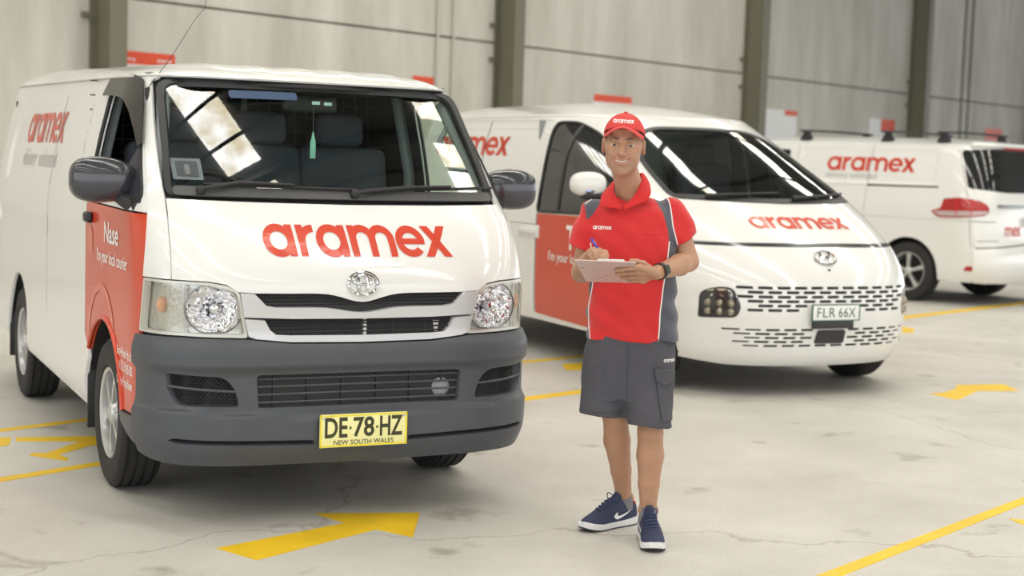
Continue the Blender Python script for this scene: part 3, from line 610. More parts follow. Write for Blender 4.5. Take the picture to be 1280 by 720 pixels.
    for z in (.888,.903,.917):
        l = dens(np.array([(-.43,z),(.43,z)]), .04, False); MB().tube(sh.P(*Fz(l).T, np.full(len(l), -.018)), .005, 5).build('slat', BLACK, gr)
    for y in (-.28,-.14,.14,.28):
        l = np.array([(y,.76),(y,.825)]); MB().tube(sh.P(*Fz(l).T, np.full(2, -.016)), .004, 5).build('grille_rib', BLACK, gr)
    l = np.array([(0.02,.76),(.02,.825)]); MB().tube(sh.P(*Fz(l).T, np.full(2, -.02)), .009, 6).build('bonnet_stay', SILVER, gr)
    l = np.array([(.335,.772),(.335,.82)]); MB().tube(sh.P(*Fz(l).T, np.full(2, -.03)), .016, 6).build('horn', WHITE, gr)
    # emblem: two ellipses inside an oval ring
    em = empty('emblem', (0,0,0), 0, van)
    def ell(name, cy, cz, a, b, r):
        th = np.linspace(0, 2*PI, 41)[:-1]; p = np.stack([cy+a*np.cos(th), cz+b*np.sin(th)], -1)
        MB().tube(sh.P(*Fz(p).T, np.full(len(p), .008)), r, 7, True).build(name, CHROME, em)
    ell('outer_ring', 0, .968, .063, .046, .0062); ell('upright_ellipse', 0, .968, .021, .042, .005); ell('crossing_ellipse', 0, .984, .044, .018, .005)
    # headlamps ---------------------------------------------------------------
    for s in (-1, 1):
        def ss(r): return r if s < 0 else mir(r)
        hl = empty('headlamp', (0,0,0), 0, van)
        patch('lamp_bowl', sh, ss(lampR), M('lamp_bezel', (.60,.60,.58), .22, .55, 0, .06, 40, .3, 50), hl, [(lambda e: e if s < 0 else mir(e))(np.stack([-.607+.104*np.cos(np.linspace(0, 2*PI, 37)[:-1]), .868+.0875*np.sin(np.linspace(0, 2*PI, 37)[:-1])], -1))], -.035, 0, .03)
        patch('lamp_rim', sh, ss(lampR), M('lamp_edge', (.62,.61,.57), .35, .3, 0, .05, 40), hl, [ss(dens(rnd([(-.930,.966),(-.958,.774),(-.72,.775),(-.478,.770),(-.512,.930),(-.556,.952),(-.62,.962),(-.722,.965)], .012), .02))], .001, .03, .03)
        # main reflector: faceted dish
        cy, cz = .60, .868; c = sh.P(np.array([s*float(sh.F(np.array(cy), cz))]), np.array([cz]), np.array([-.03]))[0]
        nn = sh.normal(np.array([s*float(sh.F(np.array(cy), cz))]), np.array([cz]))[0]; nn = nn*np.array([1,.6,0]); nn /= np.linalg.norm(nn)
        side = np.cross((0,0,1.), nn); up_ = np.array((0,0,1.))
        k = 9; nseg = 28; V = []; F = []
        for i in range(k):
            rad = .018+(.098-.018)*i/(k-1)
            for j in range(nseg):
                a = 2*PI*j/nseg; y_ = max(-.092, min(.09, rad*math.sin(a))); x_ = rad*1.12*math.cos(a)
                dep = -.055*(1-(rad/.105)**2)+.016*((i+j) % 2)+.004*math.sin(j*5.1+i*2.3)
                V.append(c+side*x_+up_*y_+nn*dep)
        F = [(i*nseg+j, i*nseg+(j+1) % nseg, (i+1)*nseg+(j+1) % nseg, (i+1)*nseg+j) for i in range(k-1) for j in range(nseg)]
        mesh('reflector', V, F, REFLECTOR, hl, False)
        th_ = np.linspace(0, 2*PI, 41)[:-1]; MB().tube([c+side*.112*math.cos(a)+up_*max(-.094, min(.092, .101*math.sin(a)))+nn*.008 for a in th_], .0035, 5, True).build('reflector_ring', M('dark_chrome', (.22,.22,.23), .2, .8, 0, .05, 40), hl)
        o = MB().lathe([(0,.03),(.015,.028),(.019,.018),(.019,-.05)], n=16, ax='x').build('bulb_shield', CHROME, hl); o.matrix_local = Matrix.Translation(Vector(c-nn*.02))@Vector((1,0,0)).rotation_difference(Vector(nn)).to_matrix().to_4x4()
        # divider and turn indicator with ribs
        dv = np.array([(-.718,.775),(-.712,.82),(-.722,.90),(-.724,.965)]); dv = dens(dv, .02, False)
        MB().tube(sh.P(*ss(dv).T, np.full(len(dv), -.008)), .006, 6).build('divider', SILVER, hl)
        tt = -.845 if s < 0 else .845
        b0 = sh.P(np.array([tt]), np.array([.875]), np.array([-.024]))[0]; MB().ball(b0, (.016,.020,.032), 12, 8).build('indicator_bulb', AMBER, hl)
        for i in range(14):
            q = -.742-.0135*i; l = dens(np.array([(q,.785),(q-.006 if i > 3 else q,.955)]), .04, False)
            MB().tube(sh.P(*ss(l).T, np.full(len(l), -.006)), .0032, 4).build('lens_rib', LENS, hl)
        patch('lens', sh, ss(dens(rnd([(-.932,.968),(-.961,.771),(-.72,.772),(-.474,.767),(-.509,.931),(-.555,.955),(-.62,.965),(-.722,.968)], .012), .02)), LENS, hl, (), .003, 0, .04)
    # bumper -------------------------------------------------------------------
    def boff(t, z):
        sm = lambda a, b: np.clip((z-a)/(b-a), 0, 1)**2*(3-2*np.clip((z-a)/(b-a), 0, 1))
        led = .474-.033*np.clip(1-(np.abs(t)/.72)**2, 0, 1)
        sl = lambda a, b: np.clip((z-led-a)/(b-a), 0, 1)**2*(3-2*np.clip((z-led-a)/(b-a), 0, 1))
        return .012+.020*sm(.615,.645)*(1-sm(.70,.765))+.018*(1-sl(-.007,.007))*sm(.24,.36)
    bo = [(-.978,.752),(-.978,.42),(-.976,.38),(-.955,.285),(-.90,.272),(-.807,.262),(-.50,.256),(0,.250),(.50,.256),(.807,.262),(.90,.272),(.955,.285),(.976,.38),(.978,.42),(.978,.752),(.72,.757),(.466,.750),(.3,.731),(0,.726),(-.3,.731),(-.466,.750),(-.72,.757)]
    lowg = Fz(dens(rnd([(-.428,.480,.015),(.428,.480,.015),(.437,.612,.02),(-.437,.612,.02)], .02), .03))
    fogR = dens(rnd([(-.497,.487,.02),(-.515,.56,.06),(-.56,.607,.03),(-.79,.617,.02),(-.778,.55,.03),(-.735,.492,.04)], .03), .02); fogs = [fogR[::-1], mir(fogR[::-1])]
    slR = dens(rnd([(-.20,.327),(-.20,.347),(-.74,.366),(-.765,.356),(-.73,.345)], .006), .03); slits = [slR[::-1], mir(slR[::-1])]
    bm = patch('bumper', sh, dens(np.array(bo), .03), BUMPER, van, [lowg, fogs[0], fogs[1], slits[0], slits[1]], boff, .055, .018)
    patch('bumper_back', sh, dens(np.array([(-.96,.28),(.96,.28),(.96,.74),(-.96,.74)]), .05), DARK, bm, (), -.045, 0, .06)
    for z in (.500,.532,.563,.593):
        l = dens(np.array([(-.43,z),(.43,z)]), .04, False); MB().tube(sh.P(*Fz(l).T, np.full(len(l), -.006)), .0042, 6).build('slat', BUMPER, bm)
    for y in (-.36,-.22,-.075,.075,.22,.36):
        l = np.array([(y,.482),(y,.61)]); MB().tube(sh.P(*Fz(l).T, np.full(2, -.02)), .006, 5).build('grille_rib', BLACK, bm)
    for y, r, z0, z1 in ((-.30,.006,.49,.60),(-.255,.006,.53,.605),(.265,.011,.488,.60)):
        l = np.array([(y-.02 if y < 0 else y,z0),(y,z1)]); MB().tube(sh.P(*Fz(l).T, np.full(2, -.035)), r, 6).build('coolant_pipe', SILVER if y > 0 else GREYTRIM, bm)
    MB().ball(sh.P(*Fz(np.array([(.36,.535)])).T, np.array([-.03]))[0], (.02,.045,.045), 14, 8).build('horn', GREYTRIM, bm)
    for s in (-1, 1):
        m = MB()      # honeycomb mesh of the side vents: crossing fine bars
        for d in (-1, 1):
            for k in range(-14, 30):
                q = dens(np.array([(-.505-.018*k, .478),(-.505-.018*k-d*.14, .618)]), .012, False)
                q = q[inside(q, [fogR])]
                if len(q) > 2: m.tube(sh.P(*(q if s < 0 else mir(q)).T, np.full(len(q), -.022)), .0022, 4)
        m.build('vent_mesh', BLACK, bm, True, 60)
        l = dens(np.array([(-.508,.548),(-.785,.566)]), .04, False); l = l if s < 0 else mir(l)
        MB().tube(sh.P(*l.T, np.full(len(l), .006)), .0055, 6).build('vent_bar', BUMPER, bm)
        # side extension below the red door
        ex = dens(np.array([(-.982,.405),(-.982,.30),(-1.05,.31),(-1.15,.335),(-1.232,.355),(-1.258,.40)]), .03)
        patch('bumper_side', sh, ex if s < 0 else mir(ex), BUMPER, bm, (), .008, .03, .03)
    # number plate -------------------------------------------------------------
    zc_, hp = .383, .134
    pl = empty('number_plate', (0,0,0), 0, van); xo = .987
    MB().box((xo, 0, zc_), (.006,.374,hp), None, .004).build('plate_blank', M('plate_yellow', (.90,.86,.40), .35, 0, .2, .03, 30), pl)
    yel = M('plate_border', (.85,.72,.03), .4, 0, 0, .03, 30)
    fr_ = MB()
    for dy, dz, ly, lz in ((0,hp/2-.006,.372,.006),(0,-hp/2+.006,.372,.006),(.183,0,.006,hp),(-.183,0,.006,hp)): fr_.box((xo+.0035,dy,zc_+dz),(.003,ly,lz))
    fr_.build('plate_rim', yel, pl, False, None)
    ink = M('plate_ink', (.045,.042,.012), .5, 0, 0, .1, 40)
    def ptext(nm, txt, y0, width, z0, height, bold=.0, cap=.7):
        v, f = word_geo(txt, 1.0, bold); wv = v[:,0].max(); lo_, hi_ = v[:,1].min(), v[:,1].max()
        v = np.stack([(v[:,0]/wv)*width, (v[:,1]-lo_)/(hi_-lo_)*height], -1)
        flat_text(nm, [(v, f)], ((xo+.0042, y0, z0), (0,1,0), (0,0,1)), ink, pl)
    ptext('plate_letters', 'DE', -.166, .096, zc_-.028, .082, .022); ptext('plate_numbers', '78', -.046, .090, zc_-.028, .082, .022); ptext('plate_letters', 'HZ', .068, .098, zc_-.028, .082, .022)
    for y in (-.058,.056): MB().box((xo+.0042,y,zc_+.01),(.001,.008,.010)).build('plate_dot', ink, pl, False, None)
    ptext('state_name', 'NEW SOUTH WALES', -.128, .256, zc_-.057, .019, .008)
    for y in (-.172,.172): MB().lathe([(0,.004),(.006,.003),(.006,0)], (xo+.003,y,zc_+.053), 'x', 10).build('plate_bolt', SILVER, pl)
    MB().box((xo-.022,0,zc_),(.04,.30,.09)).build('plate_bracket', BLACK, pl)
    # mirrors --------------------------------------------------------------------
    for s in (-1, 1):
        mr = empty('door_mirror', (0,0,0), 0, van)
        m = MB().ball((0,0,0), (.085,.135,.095), 26, 16, 3.0); V = m.V[0]
        V[:,0] = np.where(V[:,0] < 0, V[:,0]*.45, V[:,0]); V[:,2] += .016*V[:,1]/.135*s*-1*0; V[:,2] *= 1-.16*(V[:,1]*s < 0)*np.abs(V[:,1])/.135
        o = m.build('mirror_housing', M('grey_mirror_plastic', (.034,.036,.046), .25, 0, .6, .1, 20), mr); o.location = (.33, s*.922, 1.350)
        MB().ball((.295,s*.922,1.350),(.012,.115,.078),20,10,3.).build('mirror_glass', MIRG, mr)
        arm = MB().tube([(.36,s*.86,1.285),(.40,s*.835,1.262),(.44,s*.805,1.25)], [.03,.032,.03], 8); arm.box((.44,s*.815,1.245),(.12,.03,.05),None,.012)
        arm.build('mirror_bracket', BLACK, mr)
        # corner sail of the window where the mirror sits
        sail = Sz(dens(rnd([(.24,1.262),(.53,1.262),(.40,1.40),(.33,1.50)], .015), .03), s)
        patch('mirror_base', sh, sail if s > 0 else sail, M('sail_plastic', (.03,.03,.04), .4, 0, 0, .1, 20), mr, (), .004, .01, .05)
    # weather shield over the driver's window
    vz = Sz(dens(rnd([(-.52,1.715),(-.47,1.80),(-.03,1.803),(.10,1.775),(.22,1.66),(.355,1.50),(.345,1.48),(.24,1.560),(.12,1.635),(.0,1.685),(-.12,1.702),(-.36,1.715)], .02), .03), -1)
    patch('weather_shield', sh, vz, M('smoked_acrylic', (.024,.020,.017), .28, 0, 0, .1, 10), van, (), lambda t, z: .008+.014*np.clip((1.80-z)/.12, 0, 1), .004, .04)
    # aerial and pillar clip
    p0 = sh.P(np.array([-.858]), np.array([1.735]), np.array([.004]))[0]; ar = empty('aerial', (0,0,0), 0, van)
    MB().tube([p0+(.03,.0,-.055), p0+(0,0,.0)], .011, 8).build('aerial_base', BLACK, ar)
    pts = [p0]; 
    pts += [p0+np.array((-.03,.10,.13)), p0+np.array((-.06,.215,.31)), p0+np.array((-.05,.255,.36)), p0+np.array((-.05,.262,.50))]
    MB().tube(pts, [.0022,.0015,.0012,.0012,.0012], 5).build('aerial_rod', BLACK, ar)
    # wheels, underside ------------------------------------------------------------
    for x in (0., -2.57):
        for s in (-1, 1): wheel(van, x, s*.735, s, .325, .195, .20, ALLOY, 6)
    ub = MB().box((-1.55,0,.33),(3.9,1.50,.10)); ub.box((.55,0,.33),(.6,1.35,.12)); ub.box((0,0,.30),(.12,1.3,.09)); ub.box((-2.57,0,.30),(.12,1.3,.12)); ub.box((.78,-.35,.255),(.10,.13,.03)); ub.build('underbody', UNDER, van, False, None)
    MB().box((.80,-.33,.250),(.09,.13,.02),None,.005).build('tow_hook', SILVER, van)
    MB().box((.78,.43,.262),(.08,.06,.03),None,.005).build('tow_hook', SILVER, van)
    MB().box((-1.45,0,.42),(4.2,1.48,.06)).build('cabin_floor', DASH, van, False, None)
    # lettering ----------------------------------------------------------------------
    L = logo_geo(); k = .800/6.44
    decal('word_mark', sh, L, lambda x, y: ((lambda z: (sh.F(-.395+x*k-.10*(y-.5)*k*1.0, z), z))(1.075+y*.122)), REDLOGO, van)
    ks = 1.24/6.44
    decal('side_word_mark', sh, L, lambda x, y: ((lambda z: (sh.S(-2.72+x*ks+.0*y, z, -1), z))(1.498+y*.165)), REDLOGO, van, -.0115)
    for tx, x0_, w_ in (('delivery', -2.70, .48), ('unlimited', -2.12, .56)):
        v, f = word_geo(tx, 1.05, .0); decal('tag_line', sh, [(v*(w_/v[:,0].max()), f)], lambda x, y: ((lambda z: (sh.S(x0_+x, z, -1), z))(1.365+y)), M('faint_print', (.50,.49,.48), .5, 0, 0, .05, 20), van, -.0115)
    L2 = [(np.stack([v_[:,0], v_[:,1]], -1), f_) for v_, f_ in L]
    decal('side_word_mark', sh, L, lambda x, y: ((lambda z: (sh.S(-1.48-x*ks, z, 1), z))(1.475+y*.165)), REDLOGO, van, -.0115)
    def side_text(nm, txt, x0, width, z0, bold, mat_, hscale=1., side=-1):
        v, f = word_geo(txt, 1., bold); q = width/v[:,0].max()
        decal(nm, sh, [(v*q, f)], lambda x, y: ((lambda z: (sh.S(x0+x if side < 0 else x0-x, z, side), z))(z0+y*hscale)), mat_, van)
    side_text('courier_name', 'Nase', -.005, .30, 1.075, .012, WPRINT, .85)
    side_text('courier_line', "I'm your local courier", -.16, .64, .985, .012, WPRINT, 1.05)
    for i, tx in enumerate(("Barz-4-Nase Pty Ltd", None, "Courier Franchisee")):
        if tx: side_text('operator_line', tx, .30, .285, .628-.060*i, .010, WPRINT, 1.5)
    for tx, x0_, w_ in (('ACN', .30, .066), ('15', .38, .032), ('131', .425, .044), ('105', .482, .046), ('182', .54, .046)): side_text('operator_number', tx, x0_, w_, .568, .010, WPRINT, 1.5)
    # pale red device low on the door and door handle plate
    dv = Sz(dens(rnd([(-.40,1.015),(-.27,1.015),(-.27,1.10),(-.33,1.135),(-.40,1.06)], .012), .03), -1); patch('film_device', sh, dv[::-1], REDPALE, van, (), .002, 0, .05)
    th = np.linspace(PI*.98, PI*.12, 24); ringp = np.concatenate([np.stack([-.06+.30*np.cos(th), .62+.27*np.sin(th)], -1), np.stack([-.06+.265*np.cos(th[::-1]), .62+.235*np.sin(th[::-1])], -1)])
    patch('film_arc', sh, Sz(dens(ringp, .04), -1), REDPALE, van, (), .002, 0, .05)
    # interior -------------------------------------------------------------------------
    inn = empty('interior', (0,0,0), 0, van)
    m = MB().box((.30,0,1.10),(.50,1.46,.30),None,.06,3); m.box((.47,0,1.22),(.26,1.42,.07),None,.03,2); m.box((.22,-.38,1.27),(.18,.34,.08),None,.03,2); m.build('dashboard', DASH, inn)
    th = np.linspace(0, 2*PI, 33)[:-1]; c0 = np.array((.06,-.38,1.24)); ax1 = np.array((0,1.,0)); ax2 = np.array((-.62,0,.78))*1.
    sw = MB().tube([c0+.185*(math.cos(a)*ax1+math.sin(a)*ax2) for a in th], .015, 8, True)
    for a in (0, PI, -PI/2): sw.tube([c0, c0+.18*(math.cos(a)*ax1+math.sin(a)*ax2)], .014, 6)
    sw.ball(c0, (.05,.07,.06), 12, 8).build('steering_wheel', BLACK, inn)
    for y in (-.42,.02,.42):
        wd = .46 if abs(y) > .1 else .36
        MB().box((-.28,y,.88),(.46,wd,.16),None,.05,3).build('seat_cushion', SEAT, inn)
        R_ = Matrix.Rotation(math.radians(-10), 3, 'Y'); MB().box((-.53,y,1.22),(.14,wd,.60),R_,.05,3).build('seat_back', SEAT, inn)
        MB().box((-.60,y,1.60),(.10,.24,.16),R_,.04,3).build('head_rest', SEAT, inn)
    cb = MB()
    for y in np.linspace(-.70, .70, 21): cb.tube([(-.85,y,.95),(-.85,y*.94,1.80)], .0035, 4)
    for z in np.linspace(.97, 1.80, 13): cb.tube([(-.85,-.76,z),(-.85,.76,z)], .0035, 4)
    cb.box((-.85,0,1.30),(.02,.03,1.0)); cb.build('cargo_barrier', WIRE, inn, True, 60)
    MB().box((-.86,0,.80),(.03,1.58,.66)).build('bulkhead', GREYTRIM, inn, False, None)
    MB().box((-1.2,0,1.80),(2.6,1.38,.02)).build('headlining', HEADLINER, inn, False, None)
    MB().box((-3.4,0,1.1),(.02,1.5,1.3)).build('rear_lining', DARK, inn, False, None)
    for s in (-1, 1):
        MB().tube([sh.P(np.array([s*.80]), np.array([z]), np.array([-.045]))[0] for z in np.linspace(1.32, 1.75, 12)], .028, 8).build('pillar_trim', GREYTRIM, inn)
        MB().tube([(-.50,s*.775,1.10),(-.50,s*.765,1.4),(-.50,s*.685,1.78)], .03, 8).build('pillar_trim', GREYTRIM, inn)
    gh = [sh.P(np.array([.80]), np.array([z]), np.array([-o]))[0] for z, o in ((1.66,.06),(1.63,.12),(1.57,.14),(1.51,.13),(1.47,.07))]
    MB().tube(gh, .013, 8).build('grab_handle', GREYTRIM, inn)
    MB().box((.20,.0,1.70),(.03,.25,.07),None,.015).build('rear_view_mirror', BLACK, inn)
    MB().tube([(.26,.0,1.69),(.26,.0,1.555)], .0015, 4).build('pendant_cord', WIRE, inn)
    MB().box((.26,0,1.50),(.008,.026,.075),None,.004).tube([(.26,0,1.58),(.26,0,1.535)], [.002,.012], 6).build('pendant', M('mint_plastic', (.35,.75,.62), .4, 0, 0, .1, 30), inn)
    for y, zz in ((.005,1.705),(.06,1.703)): MB().box((.275,y,zz),(.006,.035,.014)).build('windscreen_tag', M('mint_label', (.6,.85,.82), .5, 0, 0, .1, 30), inn, False, None)
    return van
hiace = make_hiace()
# ---------------------------------------------------------------- rounded van with slotted front
def van_arch_ring(sh, s, zb, zt, t0, centres, R, zc):
    """lower body outline of one side, from tau t0 to the tail, stepping over the wheel arches"""
    pts = [(t0, zt)]
    lo = [(t0, zb)]
    for cx in centres:
        a = np.linspace(0, PI, 26); c = np.stack([cx+R*np.cos(a), zc+R*np.sin(a)], -1)
        c = np.concatenate([[(cx+R, zb+.005)], c, [(cx-R, zb+.005)]]); lo += list(np.stack([sh.S(c[:,0], c[:,1], 1), c[:,1]], -1))
    te = sh.TT-.004
    ring = np.array(lo+[(te, zb+.03), (te, zt)]+pts); ring = ring[:-1] if np.allclose(ring[0], ring[-1]) else ring
    ring = dens(ring, .05); return ring if s > 0 else mir(ring)
def make_staria():
    sh = STARIA; Q = (1.714, 10.694, -1.134)
    van = empty('delivery_van', (Q[0], Q[1], 0), Q[2]); tag(van, 'rounded white van with slotted white bumper, dark brow line and white mirrors', 'van')
    Fz = lambda pts: np.stack([sh.F(pts[:,0], pts[:,1]), pts[:,1]], -1)
    def Sz(pts, side): return np.stack([sh.S(pts[:,0], pts[:,1], side), pts[:,1]], -1)
    zt = 1.845; TE = sh.TT-.004
    wso = [(.745,1.262,.05),(.725,1.42,.1),(.68,1.58,.1),(.58,1.71,.12),(.40,1.765,.1),(0,1.772,.3)]
    ws_o = Fz(dens(rnd([(0,1.246,.3),(.4,1.250,.3)]+wso+[(-p[0],p[1],p[2]) for p in wso[:-1][::-1]]+[(-.4,1.250,.3)], .05), .04))
    ws_g = Fz(dens(rnd([(0,1.262,.3),(.4,1.264,.3),(.71,1.278,.05),(.695,1.42,.1),(.65,1.57,.1),(.555,1.69,.12),(.39,1.748,.1),(0,1.755,.3),(-.39,1.748,.1),(-.555,1.69,.12),(-.65,1.57,.1),(-.695,1.42,.1),(-.71,1.278,.05),(-.4,1.264,.3)], .05), .04))
    wp = dens(rnd([(-1.54,1.10,.03),(-1.56,1.785,.06),(-1.31,1.783,.08),(-.95,1.68,.15),(-.55,1.42,.1),(-.16,1.125,.04)], .05), .04)
    wins = {s: (Sz(wp, s) if s > 0 else Sz(wp, s)) for s in (-1, 1)}
    # upper body: bonnet, pillars, sides, tail in two halves left and right of the windscreen, one bonnet
    cut = .985
    up = dens(np.array([(-TE,1.0),(TE,1.0),(TE,zt),(-TE,zt)]), .06)
    body = patch('upper_body', sh, up, WHITE, van, [ws_o, wins[-1], wins[1]], 0., .02, .05)
    patch('cabin_liner', sh, dens(np.array([(-TE,.34),(TE,.34),(TE,zt-.02),(-TE,zt-.02)]), .08), DARK, van, [ws_g, wins[-1], wins[1]]+[ (lambda r: r if s > 0 else mir(r))(np.stack([sh.S(cx+.44*np.cos(a), .36+.44*np.sin(a), 1), .36+.44*np.sin(a)], -1)) for s in (-1, 1) for cx in (0., -3.273) for a in [np.concatenate([np.linspace(0, PI, 20)])]], -.03, 0, .10)
    for s in (-1, 1):
        patch('side_skirt', sh, van_arch_ring(sh, s, .27, .995, .80, (0., -3.273), .405, .345), WHITE, van, (), 0., .02, .05)
        q = dens(rnd([(-1.525,.325,.02),(-1.53,1.085,.02),(-.14,1.10,.03),(-.25,.80,.1),(-.42,.60,.2),(-.50,.30,.03)], .03), .05); d = patch('front_door', sh, Sz(q, s) if s > 0 else Sz(q, s), RED, van, (), .004, .006, .06)
        hd = sh.P(sh.S(np.array([-1.66]), np.array([.945]), s), np.array([.945]), np.array([.018]))[0]; MB().box(hd, (.27,.04,.055), None, .018, 3).build('door_handle', WHITE, d)
        hb = sh.P(sh.S(np.array([-1.66]), np.array([.945]), s), np.array([.945]), np.array([.004]))[0]; MB().box(hb, (.36,.02,.10), None, .008, 3).build('handle_recess', WHITE, d)
        patch('door_glass', sh, wins[s], M('dark_privacy_glass', (.022,.023,.024), .04, 0, .3, .1, 3), van, (), -.004, 0, .06)
        shell_tube('window_seal', sh, wins[s], .012, BLACK, van, .0)
        # pillar between the panes, a little lighter than the glass
        l = dens(np.array([(-1.20,1.12),(-1.24,1.76)]), .05, False); MB().tube(sh.P(*Sz(l, s).T, np.full(len(l), -.002)), .016, 6).build('pane_divider', M('pillar_black', (.05,.05,.05), .4, 0, 0, .1, 10), van)
        for x in (-1.545, -2.75):
            l = dens(np.array([(x,.33),(x,1.09 if x > -2 else 1.80)]), .06, False); MB().tube(sh.P(*Sz(l, s).T, np.full(len(l), .0)), .004, 5).build('door_seam_shade', DARK, van)
        l = dens(np.array([(-1.62,1.80),(-3.9,1.81)]), .06, False); MB().tube(sh.P(*Sz(l, s).T, np.full(len(l), .001)), .006, 5).build('roof_seam', WHITE, van)
        l = dens(np.array([(-1.62,1.70),(-1.72,1.735),(-3.8,1.74)]), .06, False); MB().tube(sh.P(*Sz(l, s).T, np.full(len(l), .0)), .004, 5).build('panel_crease', WHITE, van)
        # mirror: white cap on a black foot
        mr = empty('door_mirror', (0,0,0), 0, van) if s < 0 else None
        if s < 0: MB().ball((-.45,s*1.125,1.335),(.075,.135,.085),22,14,2.6).build('mirror_cap', WHITE, mr)
        if s < 0: MB().box((-.44,s*1.10,1.255),(.10,.16,.06),None,.025,3).tube([(-.42,s*1.06,1.26),(-.38,s*.96,1.19)],[.03,.035],8).build('mirror_foot', BLACK, mr)
        if s < 0: MB().ball((-.415,s*1.14,1.29),(.04,.06,.025),12,8).build('mirror_lens', M('chrome_blue', (.25,.3,.42), .1, .8, 0, .05, 20), mr)
        for cx in (0., -3.273):
            a2 = np.linspace(-.1, PI+.1, 24); V = [(cx+.405*math.cos(v), yy, .345+.405*math.sin(v)) for yy in (.955*s, .6*s) for v in a2]; n = len(a2)
            mesh('wheel_arch_liner', V, [(i, i+1, n+i+1, n+i) for i in range(n-1)], UNDER, van)
            wheel(van, cx, s*.858, s, .345, .215, .225, ALLOY, 5)
    roof_mesh('roof', sh, lambda x: 1.838+0*np.asarray(x), lambda x: 1.95+.025*np.clip((-1.2-np.asarray(x))/1.2, 0, 1), WHITE, van, .9, 1.4, 2.2, 0.)
    # windscreen
    ws = patch('windscreen', sh, ws_g, GLASS, van, (), -.004, 0, .07)
    patch('windscreen_surround', sh, ws_o, BLACK, ws, [ws_g], .001, .012, .05)
    patch('wiper_cowl', sh, Fz(dens(rnd([(-.72,1.262),(0,1.244),(.72,1.262),(.70,1.292),(0,1.276),(-.70,1.292)], .02), .05)), BLACK, ws, (), .004, .006, .05)
    for (y0, z0), (y2, z2) in (((-.55,1.272),(.02,1.300)), ((.10,1.268),(.68,1.305))):
        wpr = empty('wiper', (0,0,0), 0, van); l = dens(np.array([(y0,z0),(y2,z2)]), .05, False)
        MB().tube(sh.P(*Fz(l).T, np.full(len(l), .02)), np.linspace(.016,.008,len(l)), 6).build('wiper_arm', BLACK, wpr)
        l = dens(np.array([(y0+.15,z0+.012),(y2+.02,z2+.004)]), .05, False); MB().tube(sh.P(*Fz(l).T, np.full(len(l), .012)), .008, 6).build('wiper_blade', RUBBER, wpr)
    # front: slotted bumper cut with real openings
    bo = dens(np.array([(-.805,.972),(-.805,.24),(-.6,.215),(0,.205),(.6,.215),(.805,.24),(.805,.972)]), .04)
    holes = []
    lampR = dens(rnd([(-.742,.512,.02),(-.737,.69,.05),(-.64,.722,.06),(-.585,.715,.04),(-.545,.60,.03),(-.565,.525,.03)], .03), .03)
    for s in (-1, 1): holes.append(lampR if s < 0 else mir(lampR))
    def slot(y0, y1, z, hh): return Fz(dens(rnd([(y0,z-hh),(y1,z-hh),(y1,z+hh),(y0,z+hh)], .006, 3), .05))
    P_ = .123; L_ = .094
    for r in range(6):
        z = .722-.0285*r; o = (r % 2)*P_*.5
        for k in range(-6, 7):
            y = k*P_+o
            lim = .665-.03*(r > 2) if r < 5 else .62
            if abs(y) > lim-.03 or (r >= 4 and abs(y) < .24): continue
            holes.append(slot(y-L_/2, y+L_/2, z, .0095))
    for r in range(5):
        z = .452-.0262*r; o = ((r+1) % 2)*P_*.5
        for k in range(-7, 8):
            y = k*P_+o; lim = .715-.03*r
            if abs(y) > lim or (abs(y) < .165 and r < 4): continue
            holes.append(slot(y-L_/2, y+L_/2, z, .0085 if abs(y) < .5 else .0065))
    bump = patch('bumper', sh, bo, WHITE, van, holes, .006, .009, .05)
    patch('bumper_back', sh, dens(np.array([(-.79,.26),(.79,.26),(.79,.80),(-.79,.80)]), .06), BLACK, bump, (), -.005, 0, .05)
    for s in (-1, 1):
        hl = empty('headlamp', (0,0,0), 0, van); lr = lampR if s < 0 else mir(lampR)
        patch('lamp_bowl', sh, lr, M('lamp_bowl_bronze', (.10,.085,.065), .15, .8, 0, .5, 25, .6, 30), hl, (), -.012, 0, .03)
        for j in range(3):
            t = -.70+.052*j; 
            for zz in (.56, .615):
                c = sh.P(np.array([t if s < 0 else -t]), np.array([zz]), np.array([-.006]))[0]; MB().ball(c, (.02,.024,.024), 10, 7, 3.).build('lamp_cell', M('lamp_cell', (.36,.32,.26), .18, .8, 0, .1, 40), hl)
        top_ = dens(rnd([(-.728,.655),(-.722,.690),(-.64,.710),(-.60,.705),(-.585,.66)], .02), .03); patch('light_guide', sh, top_ if s < 0 else mir(top_), M('light_guide', (.85,.80,.66), .2, .5, .3, .05, 30), hl, (), -.006, 0, .03)
        patch('lens', sh, lr, LENS, hl, (), .004, 0, .04)
    # brow line
    b = dens(np.array([(-.80,.948),(-.4,.959),(0,.962),(.4,.959),(.80,.948),(.80,.986),(.4,.997),(0,1.0),(-.4,.997),(-.80,.986)]), .04)
    patch('brow_line', sh, b, M('brow_black', (.045,.048,.05), .2, 0, .5, .05, 10), van, (), .004, .01, .05)
    # emblem: slanted H in an oval
    em = empty('emblem', (0,0,0), 0, van); th = np.linspace(0, 2*PI, 37)[:-1]
    pe = np.stack([.085*np.cos(th), .905+.043*np.sin(th)], -1); MB().tube(sh.P(*Fz(pe).T, np.full(len(pe), .012)), .007, 6, True).build('outer_ring', CHROME, em)
    for l in ([(-.045,.873),(-.025,.938)], [(.025,.873),(.045,.938)], [(-.03,.902),(0,.909),(.03,.908)]):
        l = dens(np.array(l), .02, False); MB().tube(sh.P(*Fz(l).T, np.full(len(l), .013)), .009, 6).build('letter_bar', CHROME, em)
    MB().lathe([(0,.006),(.008,.004),(.01,0)], tuple(sh.P(np.array([0.]), np.array([.832]), np.array([.006]))[0]), 'x', 10).build('front_sensor', BLACK, van)
    # plate and radar cover
    pl = empty('number_plate', (0,0,0), 0, van); xo = .925
